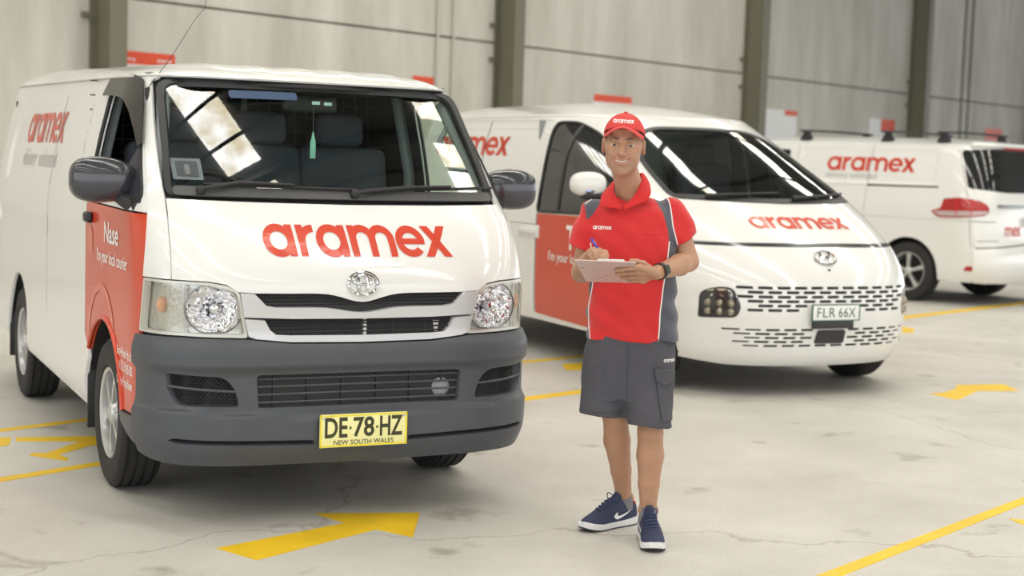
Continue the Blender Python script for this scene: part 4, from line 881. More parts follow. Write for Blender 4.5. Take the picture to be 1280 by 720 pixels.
    MB().box((xo,0,.568),(.008,.372,.104),None,.004).build('plate_blank', M('plate_white', (.85,.86,.84), .35, 0, .2, .02, 30), pl)
    gm = M('plate_green', (.05,.16,.10), .5, 0, 0, .1, 30); fr = MB()
    for dy, dz, ly, lz in ((0,.051,.376,.006),(0,-.051,.376,.006),(.186,0,.006,.108),(-.186,0,.006,.108)): fr.box((xo+.002,dy,.568+dz),(.01,ly,lz))
    fr.build('plate_rim', gm, pl, False, None)
    for tx, y0, wd in (('FLR',-.150,.145),('66X',.020,.135)):
        v, f = word_geo(tx, 1.1, .008); v = np.stack([v[:,0]/v[:,0].max()*wd, v[:,1]*.062/.70], -1); flat_text('plate_letters', [(v, f)], ((xo+.0052,y0,.538),(0,1,0),(0,0,1)), M('plate_ink_green', (.10,.17,.13), .5, 0, 0, .1, 30), pl)
    MB().box((xo-.012,-.01,.490),(.03,.315,.055),None,.006).build('plate_bracket', M('bracket_black', (.03,.03,.03), .5, 0, 0, .1, 20), pl)
    rd = Fz(dens(rnd([(-.12,.362),(.11,.362),(.115,.45),(-.105,.45)], .02), .04)); patch('radar_cover', sh, rd, MATS['bracket_black'], van, (), .014, .012, .05)
    # lettering
    L = logo_geo(); k = .775/6.44
    decal('word_mark', sh, L, lambda x, y: ((lambda z: (sh.F(-.395+x*k, z), z))(1.090+y*.070)), REDLOGO, van, .003)
    ks = 1.55/6.44
    decal('side_word_mark', sh, L, lambda x, y: ((lambda z: (sh.S(-3.83+x*ks, z, -1), z))(1.515+y*.155)), REDLOGO, van, .003)
    v, f = word_geo('T', 1., .02); decal('courier_name', sh, [(v*.25, f)], lambda x, y: ((lambda z: (sh.S(-1.02+x, z, -1), z))(.845+y)), WPRINT, van, .008)
    v, f = word_geo("I'm your local courier", 1., .01); decal('courier_line', sh, [(v*(.86/v[:,0].max()), f)], lambda x, y: ((lambda z: (sh.S(-1.30+x, z, -1), z))(.745+y)), WPRINT, van, .008)
    # underside and cabin
    ub = MB().box((-1.85,0,.33),(4.2,1.5,.14)); ub.box((.32,0,.33),(.4,1.1,.14)); ub.box((0,0,.32),(.1,1.5,.08)); ub.box((-3.273,0,.32),(.1,1.5,.08)); ub.build('underbody', UNDER, van, False, None)
    inn = empty('interior', (0,0,0), 0, van)
    MB().box((-.42,0,1.06),(.80,1.66,.30),None,.08,3).box((-.35,0,1.20),(.45,1.5,.06),None,.03,2).build('dashboard', DASH, inn)
    th = np.linspace(0, 2*PI, 29)[:-1]; c0 = np.array((-.80,-.42,1.18)); a1 = np.array((0,1.,0)); a2 = np.array((-.45,0,.89))
    MB().tube([c0+.18*(math.cos(a)*a1+math.sin(a)*a2) for a in th], .016, 7, True).ball(c0, (.05,.07,.06), 10, 7).build('steering_wheel', BLACK, inn)
    for y in (-.45, .45):
        MB().box((-1.20,y,.86),(.48,.50,.16),None,.05,3).build('seat_cushion', SEAT, inn)
        R_ = Matrix.Rotation(math.radians(-12), 3, 'Y'); MB().box((-1.47,y,1.20),(.15,.50,.62),R_,.05,3).build('seat_back', SEAT, inn); MB().box((-1.55,y,1.58),(.10,.26,.17),R_,.04,3).build('head_rest', SEAT, inn)
    MB().box((-1.75,0,1.1),(.03,1.76,1.4)).build('bulkhead', GREYTRIM, inn, False, None)
    return van
staria = make_staria()
# ---------------------------------------------------------------- van seen from behind, with red tail lamps and roof bars (local +x points to its tail)
def make_ldv():
    sh = LDV; van = empty('delivery_van', (5.273, 18.417, 0), -.803); tag(van, 'white van with red tail lamps and black roof bars, seen from behind', 'van')
    Fz = lambda pts: np.stack([sh.F(pts[:,0], pts[:,1]), pts[:,1]], -1)
    def Sz(pts, side): return np.stack([sh.S(pts[:,0], pts[:,1], side), pts[:,1]], -1)
    TE = sh.TT-.004; zt = 1.825
    rw = dens(rnd([(-.935,1.335,.04),(-.925,1.762,.05),(-.4,1.79,.1),(.4,1.79,.1),(.925,1.762,.05),(.935,1.335,.04),(.45,1.29,.1),(-.45,1.29,.1)][::-1], .05), .05)
    tl = dens(rnd([(-1.43,1.062,.02),(-1.31,1.10,.03),(-1.275,1.205,.02),(-1.05,1.225,.05),(-.807,1.195,.05),(-.715,1.14,.03),(-.705,1.075,.02),(-.76,1.03,.03),(-1.0,1.005,.1),(-1.33,.992,.04)][::-1], .02), .04)
    up = dens(np.array([(-TE,.965),(TE,.965),(TE,zt),(-TE,zt)]), .06)
    def rec(t, z):
        P = sh.base(t, z); x = P[...,0]; sm = lambda v, a, b: np.clip((v-a)/(b-a), 0, 1)**2*(3-2*np.clip((v-a)/(b-a), 0, 1))
        return -.010*sm(z, 1.34, 1.36)*(1-sm(z, 1.735, 1.755))*sm(x, -1.62, -1.59)*(1-sm(x, .26, .29))*(np.abs(t) > 1.0)
    patch('upper_body', sh, up, WHITE, van, [rw, tl, mir(tl)], rec, .015, .045)
    patch('body_liner', sh, dens(np.array([(-TE,.34),(TE,.34),(TE,zt-.02),(-TE,zt-.02)]), .10), DARK, van, [(lambda r: r if s > 0 else mir(r))(np.stack([sh.S(cx+.43*np.cos(a), .36+.43*np.sin(a), 1), .36+.43*np.sin(a)], -1)) for s in (-1, 1) for cx in (0., -3.198) for a in [np.linspace(0, PI, 20)]], -.045, 0, .12)
    for s in (-1, 1):
        patch('lower_side', sh, van_arch_ring(sh, s, .27, .962, .90, (0., -3.198), .40, .345), WHITE, van, (), 0., .015, .05)
        t = tl if s < 0 else mir(tl); lamp = patch('tail_lamp', sh, t, M('tail_lamp_red', (.42,.008,.012), .12, 0, .6, .25, 30), van, (), .012, .02, .03)
        cl = dens(rnd([(-1.405,1.062),(-1.31,1.068),(-.72,1.082),(-.735,1.045),(-1.0,1.02),(-1.31,1.010)][::-1], .012), .04)
        patch('clear_band', sh, cl if s < 0 else mir(cl), M('clear_lamp_plastic', (.55,.45,.44), .15, .2, .4, .15, 40), lamp, (), .015, .004, .03)
        for t0 in (-1.12, -.92):
            l = dens(np.array([(t0,1.03),(t0+.02,1.20)]), .03, False); l = l if s < 0 else mir(l)
            MB().tube(sh.P(*l.T, np.full(len(l), .014)), .008, 6).build('lamp_rib', M('bright_red_plastic', (.65,.03,.03), .1, 0, .5, .1, 30), lamp)
        rf = dens(rnd([(-1.05,.402),(-.835,.402),(-.82,.435),(-.85,.458),(-1.02,.455)], .015), .03)
        patch('bumper_reflector', sh, rf if s < 0 else mir(rf), MATS['tail_lamp_red'], van, (), .008, .01, .03)
        sm_ = M('seam_gap_shade', (.38,.37,.35), .6, 0, 0, .05, 10)  # grey that paints the shade in the door and tailgate gaps
        rail = dens(rnd([(-1.65,1.325),(-.50,1.325),(.36,1.325),(.36,1.345),(-.50,1.345),(-1.65,1.345)], .004), .05)
        q = Sz(dens(np.array([(-.60,1.318),(.345,1.325),(.345,1.345),(-.60,1.338)]), .05), s); patch('slide_rail', sh, q if s > 0 else q, BLACK, van, (), .003, .004, .05)
        l = dens(np.array([(-.60,1.33),(-1.75,1.32)]), .06, False); MB().tube(sh.P(*Sz(l, s).T, np.full(len(l), .002)), .008, 5).build('panel_crease', WHITE, van)
        for pts in ([(-.62,.32),(-.60,1.80)], [(-1.70,.32),(-1.66,1.80)], [(-2.75,.40),(-2.60,1.25),(-1.95,1.74)]):
            l = dens(np.array(pts), .06, False); MB().tube(sh.P(*Sz(l, s).T, np.full(len(l), 0.)), .004, 5).build('door_seam_shade', sm_, van)
        l = dens(np.array([(-.945,.665),(-.935,.99)]), .05, False); l2 = dens(np.array([(-.945,1.24),(-.96,1.32),(-.95,1.77)]), .05, False)
        for ll in (l, l2): ll = ll if s < 0 else mir(ll); MB().tube(sh.P(*ll.T, np.full(len(ll), .001)), .005, 5).build('tailgate_seam_shade', sm_, van)
        wn = dens(rnd([(-1.80,1.34),(-1.78,1.73),(-2.0,1.73),(-2.62,1.33)], .04), .05); q = Sz(wn, s); patch('door_glass', sh, q, M('dark_privacy_glass'), van, (), .003, .003, .06)
        for cx in (0., -3.198):
            a2 = np.linspace(-.1, PI+.1, 24); V = [(cx+.40*math.cos(v), yy, .345+.40*math.sin(v)) for yy in (.945*s, .6*s) for v in a2]; n = len(a2)
            mesh('wheel_arch_liner', V, [(i, i+1, n+i+1, n+i) for i in range(n-1)], UNDER, van); wheel(van, cx, s*.845, s, .345, .215, .225, ALLOY, 5)
        mr = empty('door_mirror', (0,0,0), 0, van); MB().ball((-2.55,s*1.10,1.34),(.07,.13,.09),16,10,2.6).build('mirror_cap', WHITE, mr); MB().box((-2.55,s*1.0,1.27),(.08,.2,.05),None,.02).build('mirror_foot', BLACK, mr)
    # bumper
    bo = dens(np.array([(-.93,.655),(-.93,.33),(-.88,.27),(0,.25),(.88,.27),(.93,.33),(.93,.655),(0,.70)]), .05)
    boff = lambda t, z: .004+.022*np.clip(1-((z-.47)/.17)**2, 0, 1)
    bump = patch('bumper', sh, bo, WHITE, van, (), boff, .03, .05)
    wsl = dens(np.array([(-.93,.33),(-1.10,.31),(-1.30,.30),(-1.42,.31),(-1.42,.66),(-.93,.66)])[::-1], .05)
    tg = dens(np.array([(-.895,.672),(0,.715),(.895,.672),(.90,.957),(-.90,.957)]), .05); patch('tailgate_lower', sh, tg, WHITE, van, (), .002, .012, .06)
    # glass and tailgate furniture
    patch('rear_window', sh, rw, M('dark_privacy_glass'), van, (), .002, .01, .06)
    sp = dens(rnd([(-.80,1.795),(.80,1.795),(.78,1.825),(-.78,1.825)], .01), .05); patch('spoiler', sh, sp, WHITE, van, (), .05, .05, .06)
    b3 = dens(rnd([(-.25,1.775),(.25,1.775),(.25,1.795),(-.25,1.795)], .008), .05); patch('brake_light', sh, b3, MATS['tail_lamp_red'], van, (), .03, .02, .05)
    pr = dens(rnd([(-.62,.83),(.62,.83),(.62,1.10),(-.62,1.10)], .03), .05); patch('plate_recess', sh, pr, WHITE, van, (), .004, .004, .06)
    cb = dens(rnd([(-.60,1.12),(.60,1.12),(.60,1.155),(-.60,1.155)], .012), .05); patch('chrome_strip', sh, cb, CHROME, van, (), .015, .012, .06)
    MB().box((1.03,0,.965),(.01,.372,.11),None,.004).build('number_plate', MATS['plate_white'], van)
    em = MB().lathe([(.0,.02),(.05,.016),(.06,0)], tuple(sh.P(np.array([0.]), np.array([1.235]), np.array([.004]))[0]), 'x', 20).build('emblem', CHROME, van)
    L = logo_geo(); k = .62/6.44
    sub = [q for q in L if q[0][:,0].mean() > 2.8]
    decal('tailgate_lettering', sh, sub, lambda x, y: ((lambda z: (sh.F(-.56+(x-2.9)*k, z), z))(.80+y*.105)), REDLOGO, van, .010)
    v, f = word_geo('www', 1.4, .0); 
    bar = dens(rnd([(-.86,.735),(-.60,.742),(-.60,.755),(-.86,.748)], .004), .04); patch('model_badge', sh, bar, GREYPRINT, van, (), .006, .003, .05)
    ks = 1.215/6.44
    decal('side_word_mark', sh, L, lambda x, y: ((lambda z: (sh.S(-1.215+x*ks, z, -1), z))(1.492+y*.165)), REDLOGO, van, -.006)
    v, f = word_geo('delivery unlimited', 1., .006); decal('tag_line', sh, [(v*(.72/v[:,0].max()), f)], lambda x, y: ((lambda z: (sh.S(-1.215+x, z, -1), z))(1.405+y)), M('pale_grey_print', (.45,.45,.45), .5, 0, 0, .05, 20), van, -.006)
    # roof and bars
    roof_mesh('roof', sh, lambda x: 1.818+0*np.asarray(x), lambda x: 1.905+.012*np.clip((.3-np.asarray(x))/.8, 0, 1), WHITE, van, .8, .6, 2.2, 0.)
    for x in (-1.69, -.52, .23):
        rb = empty('roof_bar', (0,0,0), 0, van)
        MB().tube([(x,y,1.962+.012*(1-(y/.8)**2)) for y in np.linspace(-.80,.80,13)], .014, 8).build('crossbar', BLACK, rb)
        for s in (-1, 1):
            MB().add(np.array([(x+a, s*(.66+b), z) for z, aa, bb in ((1.85,.07,.05),(1.955,.03,.03)) for a, b in ((-aa,-bb),(aa,-bb),(aa,bb),(-aa,bb))]), [(3,2,1,0),(4,5,6,7),(0,1,5,4),(1,2,6,5),(2,3,7,6),(3,0,4,7)]).build('bar_foot', BLACK, rb, False, None)
    ub = MB().box((-1.5,0,.33),(4.6,1.55,.14)); ub.box((0,0,.32),(.1,1.5,.08)); ub.box((-3.198,0,.32),(.1,1.5,.08)); ub.box((.8,.3,.30),(.3,.25,.12)); ub.build('underbody', UNDER, van, False, None)
    return van
ldv = make_ldv()
# ---------------------------------------------------------------- signs on the wall
SIGNW = M('sign_white', (.80,.80,.80), .5, 0, 0, .03, 10); SIGNR = M('sign_red', (.70,.07,.02), .5, 0, 0, .05, 10)
def wall_at(u, v):
    d = np.array(_F*FPX+_R2*(u-640)+_U2*(360-v)); o = np.array((0,0,CAM_H)); t = (WDIST-.012-o@WN)/(d@WN); return o+d*t
def wall_sign(u0, u1, vt, hred, hwhite, label, texts, red_from=0.):
    a = wall_at(u0, vt); b = wall_at(u1, vt); A0 = a@WD; A1 = b@WD; z = (a[2]+b[2])/2; w = A1-A0; dp = WDIST-a@WN
    s = empty('wall_sign', tuple(WN*(WDIST-.012)+WD*A0+np.array((0,0,z))), PI/2-WA)
    MB().box((w/2,0,-(hred+hwhite)/2),(w,.02,hred+hwhite)).build('sign_board', SIGNW, s, False, None)
    MB().box((w*(1+red_from)/2,-.013,-hred/2),(w*(1-red_from),.01,hred)).build('sign_header', SIGNR, s, False, None)
    for tx, fx, ww in texts:
        if tx == 'logo': P = logo_geo(); q = ww*w/6.44
        else: v, f = word_geo(tx, 1., .01); q = ww*w/v[:,0].max(); P = [(v, f)]
        flat_text('sign_lettering', P, ((fx*w,-.0195,-hred*.72),(q,0,0),(0,0,q)), SIGNW, s)
    tag(s, label, 'sign', 'wall signs'); return s
wall_sign(146, 218, 65.5, .155, .45, 'long red strip sign with white lettering beside a steel column above the charcoal-bumper van', (('Lightning',.04,.26),('logo',.68,.26)))
wall_sign(515, 541, 95.5, .14, .45, 'red topped white sign mostly hidden by the roof of the charcoal-bumper van', ())
wall_sign(742, 789, 119.5, .12, .5, 'red strip sign on white board showing just above the man in the cap', ())
wall_sign(957, 996, 137.5, .10, .9, 'tall white board sign between steel columns beside the windscreen of the rounded van', (), .6)
wall_sign(1087, 1118, 149, .26, .9, 'white board with small red block, touching a steel column above the roof bars', (), .45)
wall_sign(1231, 1252, 161, .30, .9, 'small red and white wall sign above the rear window of the tail-lamp van', ())
# ---------------------------------------------------------------- signed-distance modelling for the figure and his clothes
from mathutils.bvhtree import BVHTree
def at(u, v, y):
    """point on the view ray of photo pixel (u, v) at distance y in front of the camera"""
    d = _F*FPX+_R2*(u-640)+_U2*(360-v); t = y/d.y; return np.array((d.x*t, y, CAM_H+d.z*t))
def segd(P, a, b):
    ba = b-a; t = np.clip(((P-a)@ba)/max(ba@ba, 1e-12), 0, 1); return np.linalg.norm(P-(a+t[...,None]*ba), axis=-1), t
class Rc:
    """tapered capsule"""
    def __init__(s, a, b, ra, rb=None): s.a = np.asarray(a, np.float32); s.b = np.asarray(b, np.float32); s.ra = ra; s.rb = ra if rb is None else rb
    def box(s): m = max(s.ra, s.rb); return np.minimum(s.a, s.b)-m, np.maximum(s.a, s.b)+m
    def d(s, P): q, t = segd(P, s.a, s.b); return q-(s.ra+(s.rb-s.ra)*t)
class El:
    """ellipsoid, may be turned about z by rz and about x by rx"""
    def __init__(s, c, r, R=None): s.c = np.asarray(c, np.float32); s.r = np.asarray(np.broadcast_to(r, (3,)), np.float32); s.R = None if R is None else np.asarray(R, np.float32)
    def box(s): m = s.r if s.R is None else np.full(3, s.r.max()); return s.c-m, s.c+m
    def d(s, P):
        p = P-s.c
        if s.R is not None: p = p@s.R
        k0 = np.linalg.norm(p/s.r, axis=-1); k1 = np.linalg.norm(p/(s.r*s.r), axis=-1); return k0*(k0-1)/np.maximum(k1, 1e-6)
class Loft:
    """stack of superellipse sections along z: rows of (z, cx, cy, rx, ry)"""
    def __init__(s, rows, e=2.3): s.t = np.array(sorted(map(tuple, rows)), np.float64); s.e = e
    def box(s): t = s.t; m = 0.0; return np.array((( t[:,1]-t[:,3]).min(), (t[:,2]-t[:,4]).min(), t[0,0])), np.array(((t[:,1]+t[:,3]).max(), (t[:,2]+t[:,4]).max(), t[-1,0]))
    def d(s, P):
        t = s.t; z = P[...,2]; f = [pchip(t[:,0], t[:,k])(z) for k in (1,2,3,4)]
        q = (np.abs((P[...,0]-f[0])/f[2])**s.e+np.abs((P[...,1]-f[1])/f[3])**s.e)**(1/s.e)
        dd = (q-1)*np.minimum(f[2], f[3]); return np.maximum(dd, np.maximum(t[0,0]-z, z-t[-1,0]))
class Half:
    """half space: inside where n.(p-o) < 0"""
    def __init__(s, o, n, lo, hi): s.o = np.asarray(o, float); s.n = np.asarray(n, float)/np.linalg.norm(n); s.lo = lo; s.hi = hi
    def box(s): return np.asarray(s.lo, float), np.asarray(s.hi, float)
    def d(s, P): return (P-s.o)@s.n
class SDF:
    def __init__(s, lo, hi, h):
        s.lo = np.asarray(lo, float); s.h = h; s.n = np.ceil((np.asarray(hi, float)-s.lo)/h).astype(int)+1; s.D = np.full(s.n, .3, np.float32)
    def sub(s, lo, hi, m):
        a = np.clip(np.floor((lo-m-s.lo)/s.h).astype(int), 0, s.n); b = np.clip(np.ceil((hi+m-s.lo)/s.h).astype(int)+1, 0, s.n); sl = tuple(slice(i, j) for i, j in zip(a, b))
        g = np.stack(np.meshgrid(*[s.lo[k]+s.h*np.arange(a[k], b[k]) for k in range(3)], indexing='ij'), -1).astype(np.float32); return sl, g
    def add(s, p, k=.0, pad=None):
        m = max(3*s.h, k+.5*s.h) if pad is None else pad; sl, g = s.sub(*p.box(), m); d = p.d(g).astype(np.float32); a = s.D[sl]
        if k: hh = np.maximum(k-np.abs(a-d), 0)/k; r = np.minimum(a, d)-hh*hh*k*.25
        else: r = np.minimum(a, d)
        s.D[sl] = r; return s
    def cut(s, p, k=.0, pad=None):
        m = max(3*s.h, k+.5*s.h) if pad is None else pad; sl, g = s.sub(*p.box(), m); d = -p.d(g).astype(np.float32); a = s.D[sl]
        if k: hh = np.maximum(k-np.abs(a-d), 0)/k; r = np.maximum(a, d)+hh*hh*k*.25
        else: r = np.maximum(a, d)
        s.D[sl] = r; return s
    def warp(s, fn):
        g = np.stack(np.meshgrid(*[s.lo[k]+s.h*np.arange(s.n[k]) for k in range(3)], indexing='ij'), -1); s.D += fn(g).astype(np.float32)
    def mesh(s):
        """surface nets"""
        D = s.D; I = D < 0; n = s.n-1
        c = np.zeros(n, np.int8)
        for dx in (0,1):
            for dy in (0,1):
                for dz in (0,1): c += I[dx:n[0]+dx, dy:n[1]+dy, dz:n[2]+dz]
        act = (c > 0) & (c < 8); idx = np.argwhere(act); ids = np.full(n, -1, np.int64); ids[act] = np.arange(len(idx))
        acc = np.zeros((len(idx), 3)); cnt = np.zeros(len(idx)); x, y, z = idx.T
        off = [(a, b, cc) for a in (0,1) for b in (0,1) for cc in (0,1)]
        for o in off:
            for ax in range(3):
                if o[ax]: continue
                o2 = list(o); o2[ax] = 1; d0 = D[x+o[0], y+o[1], z+o[2]]; d1 = D[x+o2[0], y+o2[1], z+o2[2]]; m = (d0 < 0) != (d1 < 0)
                t = d0[m]/(d0[m]-d1[m]); q = np.tile(np.array(o, float), (m.sum(), 1)); q[:,ax] += t; acc[m] += q; cnt[m] += 1
        V = s.lo+s.h*(idx+acc/cnt[:,None]); F = []
        for ax in range(3):
            a1, a2 = (ax+1) % 3, (ax+2) % 3; s0 = [slice(None)]*3; s1 = [slice(None)]*3; s0[ax] = slice(0, -1); s1[ax] = slice(1, None)
            ch = np.argwhere(I[tuple(s0)] != I[tuple(s1)]); ch = ch[(ch[:,a1] > 0) & (ch[:,a2] > 0) & (ch[:,a1] < n[a1]) & (ch[:,a2] < n[a2])]
            fl = I[tuple(ch.T)]; e1 = np.zeros(3, int); e1[a1] = 1; e2 = np.zeros(3, int); e2[a2] = 1
            q = np.stack([ids[tuple((ch-e1-e2).T)], ids[tuple((ch-e2).T)], ids[tuple(ch.T)], ids[tuple((ch-e1).T)]], -1); q[~fl] = q[~fl][:,::-1]; F.append(q)
        F = np.concatenate(F); F = F[(F >= 0).all(1)]; return V, F
def relax(V, F, it=1, f=.5):
    for _ in range(it):
        A = np.zeros_like(V); C_ = np.zeros(len(V))
        for i in range(4):
            for j in (1, 3): np.add.at(A, F[:,i], V[F[:,(i+j) % 4]]); np.add.at(C_, F[:,i], 1)
        V = V*(1-f)+f*A/np.maximum(C_, 1)[:,None]
    return V
def fast_mesh(name, V, F, mat, parent, cols=None):
    me = bpy.data.meshes.new(name); nf = len(F); me.vertices.add(len(V)); me.vertices.foreach_set('co', V.astype(np.float32).ravel())
    me.loops.add(nf*4); me.loops.foreach_set('vertex_index', F.astype(np.int32).ravel()); me.polygons.add(nf); me.polygons.foreach_set('loop_start', np.arange(0, nf*4, 4, dtype=np.int32))
    me.update(calc_edges=True); me.validate(); me.materials.append(mat); me.shade_smooth()
    if cols is not None:
        a = me.color_attributes.new('Col', 'FLOAT_COLOR', 'POINT'); a.data.foreach_set('color', np.concatenate([cols, np.ones((len(V),1))], 1).astype(np.float32).ravel())
    o = bpy.data.objects.new(name, me); COL.objects.link(o); o.parent = parent; return o
def vcol(name, rough=.6, sss=0., sheen=0., bump=0., bscale=300., noise=.06, nscale=40.):
    m = M(name, (.5,.5,.5), rough, 0, 0, 0, 8, bump, bscale); nt = m.node_tree; b = nt.nodes['Principled BSDF']
    at_ = nt.nodes.new('ShaderNodeVertexColor'); at_.layer_name = 'Col'; tc = nt.nodes.new('ShaderNodeTexCoord'); n = nt.nodes.new('ShaderNodeTexNoise'); n.inputs['Scale'].default_value = nscale; n.inputs['Detail'].default_value = 5
    nt.links.new(tc.outputs['Object'], n.inputs['Vector']); mp = nt.nodes.new('ShaderNodeMapRange'); mp.inputs[3].default_value = 1-noise; mp.inputs[4].default_value = 1+noise; nt.links.new(n.outputs['Fac'], mp.inputs[0])
    vm = nt.nodes.new('ShaderNodeVectorMath'); vm.operation = 'SCALE'; nt.links.new(at_.outputs['Color'], vm.inputs[0]); nt.links.new(mp.outputs[0], vm.inputs['Scale']); nt.links.new(vm.outputs[0], b.inputs['Base Color'])
    if sss: b.inputs['Subsurface Weight'].default_value = sss; b.inputs['Subsurface Radius'].default_value = (.012,.005,.003); b.inputs['Subsurface Scale'].default_value = 1.
    if sheen: b.inputs['Sheen Weight'].default_value = sheen; b.inputs['Sheen Roughness'].default_value = .5
    return m
def bvh_of(V, F): return BVHTree.FromPolygons([tuple(v) for v in V], [tuple(f) for f in F])
def drape(bvh, pts, direction, off=.002, back=.5):
    """drop points onto a surface along a direction; None where they miss"""
    out = []; d = Vector(direction).normalized()
    for p in pts:
        h = bvh.ray_cast(Vector(p)-d*back, d)
        out.append(None if h[0] is None else np.array(h[0]+h[1]*off*(1 if h[1].dot(d) < 0 else -1)))
    return out
# ---------------------------------------------------------------- the courier
def make_person():
    G = np.array(ground(792, 662)); man = empty('person', tuple(G)); tag(man, 'smiling man in red polo, grey cargo shorts and red cap writing on a clipboard', 'person')
    L = lambda u, v, y: at(u, v, y)-G
    SK = np.array((.44,.240,.150)); h = .0036; CY = 6.02-G[1]
    S = SDF((-.40,-.62,-.01), (.36,.32,1.72), h)
    # ---- head: own frame at the head centre, turned a little to his right
    HC = L(779.5, 181.5, 5.93); yaw = math.radians(7); tilt = math.radians(1.5)
    Rh = np.array(Matrix.Rotation(-yaw, 3, 'Z')@Matrix.Rotation(tilt, 3, 'Y')@Matrix.Rotation(math.radians(3), 3, 'X')); Hs = .985
    H = lambda x, y, z: HC+Rh@(np.array((x, y, z))*Hs)
    E_ = lambda c, r: El(H(*c), np.array(r)*Hs, Rh)
    C_ = lambda a, b, ra, rb=None: Rc(H(*a), H(*b), ra*Hs, (ra if rb is None else rb)*Hs)
    S.add(E_((0,.020,.022), (.0740,.092,.088)))
    S.add(E_((0,-.022,-.030), (.0655,.068,.086)), .03)
    S.add(E_((0,-.066,-.097), (.025,.021,.020)), .028)
    for s in (-1, 1):
        S.add(E_((s*.040,-.014,-.062), (.015,.028,.020)), .03); S.add(E_((s*.045,-.058,-.008), (.020,.018,.016)), .022)
        S.add(E_((s*.034,-.072,-.036), (.017,.014,.018)), .016)
    S.add(C_((-.036,-.079,.026), (.036,-.079,.026), .011), .014)
    S.add(E_((0,-.056,.040), (.052,.022,.030)), .02)
    for s in (-1, 1): S.cut(E_((s*.0325,-.0955,.0075), (.0170,.0165,.0100)), .010)
    S.add(C_((0,-.086,.016), (0,-.112,-.026), .0085, .0120), .009)
    for s in (-1, 1): S.add(E_((s*.0125,-.098,-.031), (.0085,.010,.0075)), .007)
    S.add(E_((0,-.072,-.060), (.034,.022,.026)), .016)
    ml = [(-.027,-.0845,-.0520),(-.014,-.0925,-.0585),(0,-.095,-.0600),(.014,-.0925,-.0585),(.027,-.0845,-.0520)]
    for a, b in zip(ml[:-1], ml[1:]):
        S.add(C_((a[0],a[1],a[2]+.0068), (b[0],b[1],b[2]+.0068), .0050), .006); S.add(C_((a[0]*.85,a[1]+.001,a[2]-.0085), (b[0]*.85,b[1]+.001,b[2]-.0085), .0056), .006)
    for a, b in zip(ml[:-1], ml[1:]): S.cut(C_((a[0],a[1]-.001,a[2]), (b[0],b[1]-.001,b[2]), .0050), .002)
    for s in (-1, 1):   # smile folds, ears
        S.cut(C_((s*.024,-.099,-.026), (s*.0385,-.083,-.058), .0035), .010)
        S.add(El(H(s*.0785,.014,-.006), np.array((.0095,.020,.031))*Hs, Rh@np.array(Matrix.Rotation(s*.35, 3, 'Z'))), .008); S.cut(E_((s*.089,.008,-.004), (.006,.009,.017)), .006)
    # ---- neck, trunk, limbs
    NB = L(789, 244, 6.03)
    S.add(Rc(H(0,.026,-.07), NB, .050, .055), .025); S.add(Rc(NB, L(790,262,6.05), .055, .066), .03)
    S.add(Loft([(L(0,262,6.02)[2]-G[2]*0, L(790,262,6.02)[0], CY+.02, .125, .060), (L(0,300,6)[2], L(793,300,6)[0], CY, .142, .090), (L(0,380,6)[2], L(791,380,6)[0], CY, .15, .098), (L(0,440,6)[2], L(787,440,6)[0], CY, .140, .080), (L(0,470,6)[2], L(785,470,6)[0], CY+.01, .115, .065)]), .03)
    shR, shL = L(742,268,6.03), L(842,266,6.03); elR, elL = L(727,341,6.06), L(861,327,6.00); wrR, wrL = L(735,324,5.80), L(820,341,5.765)
    S.add(Rc(shR, elR, .046, .039), .02); S.add(Rc(shL, elL, .046, .039), .02)
    for e, w in ((elR, wrR), (elL, wrL)):
        m = e+(w-e)*.30; S.add(Rc(e, m, .038, .042), .012); S.add(Rc(m, w, .042, .0265), .012)
    # legs
    hipR, hipL = L(764,436,6.03), L(812,438,6.00); g3 = lambda u, v: np.array(ground(u, v))-G
    feet = ((g3(792,653), g3(727,665)), (g3(807,668), g3(817,692))); anR, anL = [hl+(to-hl)/np.linalg.norm(to-hl)*.062+np.array((0,0,.112)) for hl, to in feet]
    knR = L(769,520,6.045); knL = L(813,540,5.965); S.add(Rc(hipR, knR, .062, .050), .012); S.add(Rc(hipL, knL, .062, .050), .012)
    for kn, an, sd in ((knR, anR, -1), (knL, anL, 1)):
        c1 = kn+(an-kn)*.30+np.array((sd*.003,.014,0)); c2 = kn+(an-kn)*.66+np.array((0,.010,0))
        S.add(Rc(kn, c1, .049, .0535), .012); S.add(Rc(c1, c2, .0535, .0415), .012); S.add(Rc(c2, an+np.array((0,.006,0)), .0415, .0325), .012); S.add(El(kn+np.array((0,-.036,.004)), (.026,.018,.032)), .02)
        for q in (-1, 1): S.add(El(an+np.array((q*.030,.004,.0)), (.012,.015,.016)), .012)
    # hands: left grips the board from below, right writes
    def chain(pts, r0, r1, k=.006):
        n = len(pts)-1
        for i in range(n): S.add(Rc(pts[i], pts[i+1], r0+(r1-r0)*i/n, r0+(r1-r0)*(i+1)/n), k if i else .010)
    KL = [L(800,334,5.625), L(801,340,5.67), L(802,346,5.72), L(804,351,5.765)]
    for i, kk in enumerate(KL): S.add(Rc(wrL+np.array((0,(i-1.5)*.012,0)), kk, .018, .0115), .012)
    chain([KL[0], L(786,335.5,5.612), L(777,337,5.622), L(770,338,5.630)], .0098, .0078); chain([KL[1], L(787,341,5.662), L(778,342,5.672), L(771.5,342.5,5.680)], .0098, .0078)
    chain([KL[2], L(790,346.5,5.715), L(782,347,5.725), L(777,347.2,5.73)], .0095, .0075); chain([KL[3], L(796,351,5.765), L(790,351,5.77), L(785.5,351,5.775)], .0088, .007)
    chain([L(812,335,5.74), L(804,329.5,5.70), L(796,327,5.68), L(789,326,5.675)], .0125, .0085, .008)
    KR = [L(749.5,314,5.695), L(744.5,312.5,5.705), L(740,313.5,5.72), L(736.5,316,5.735)]
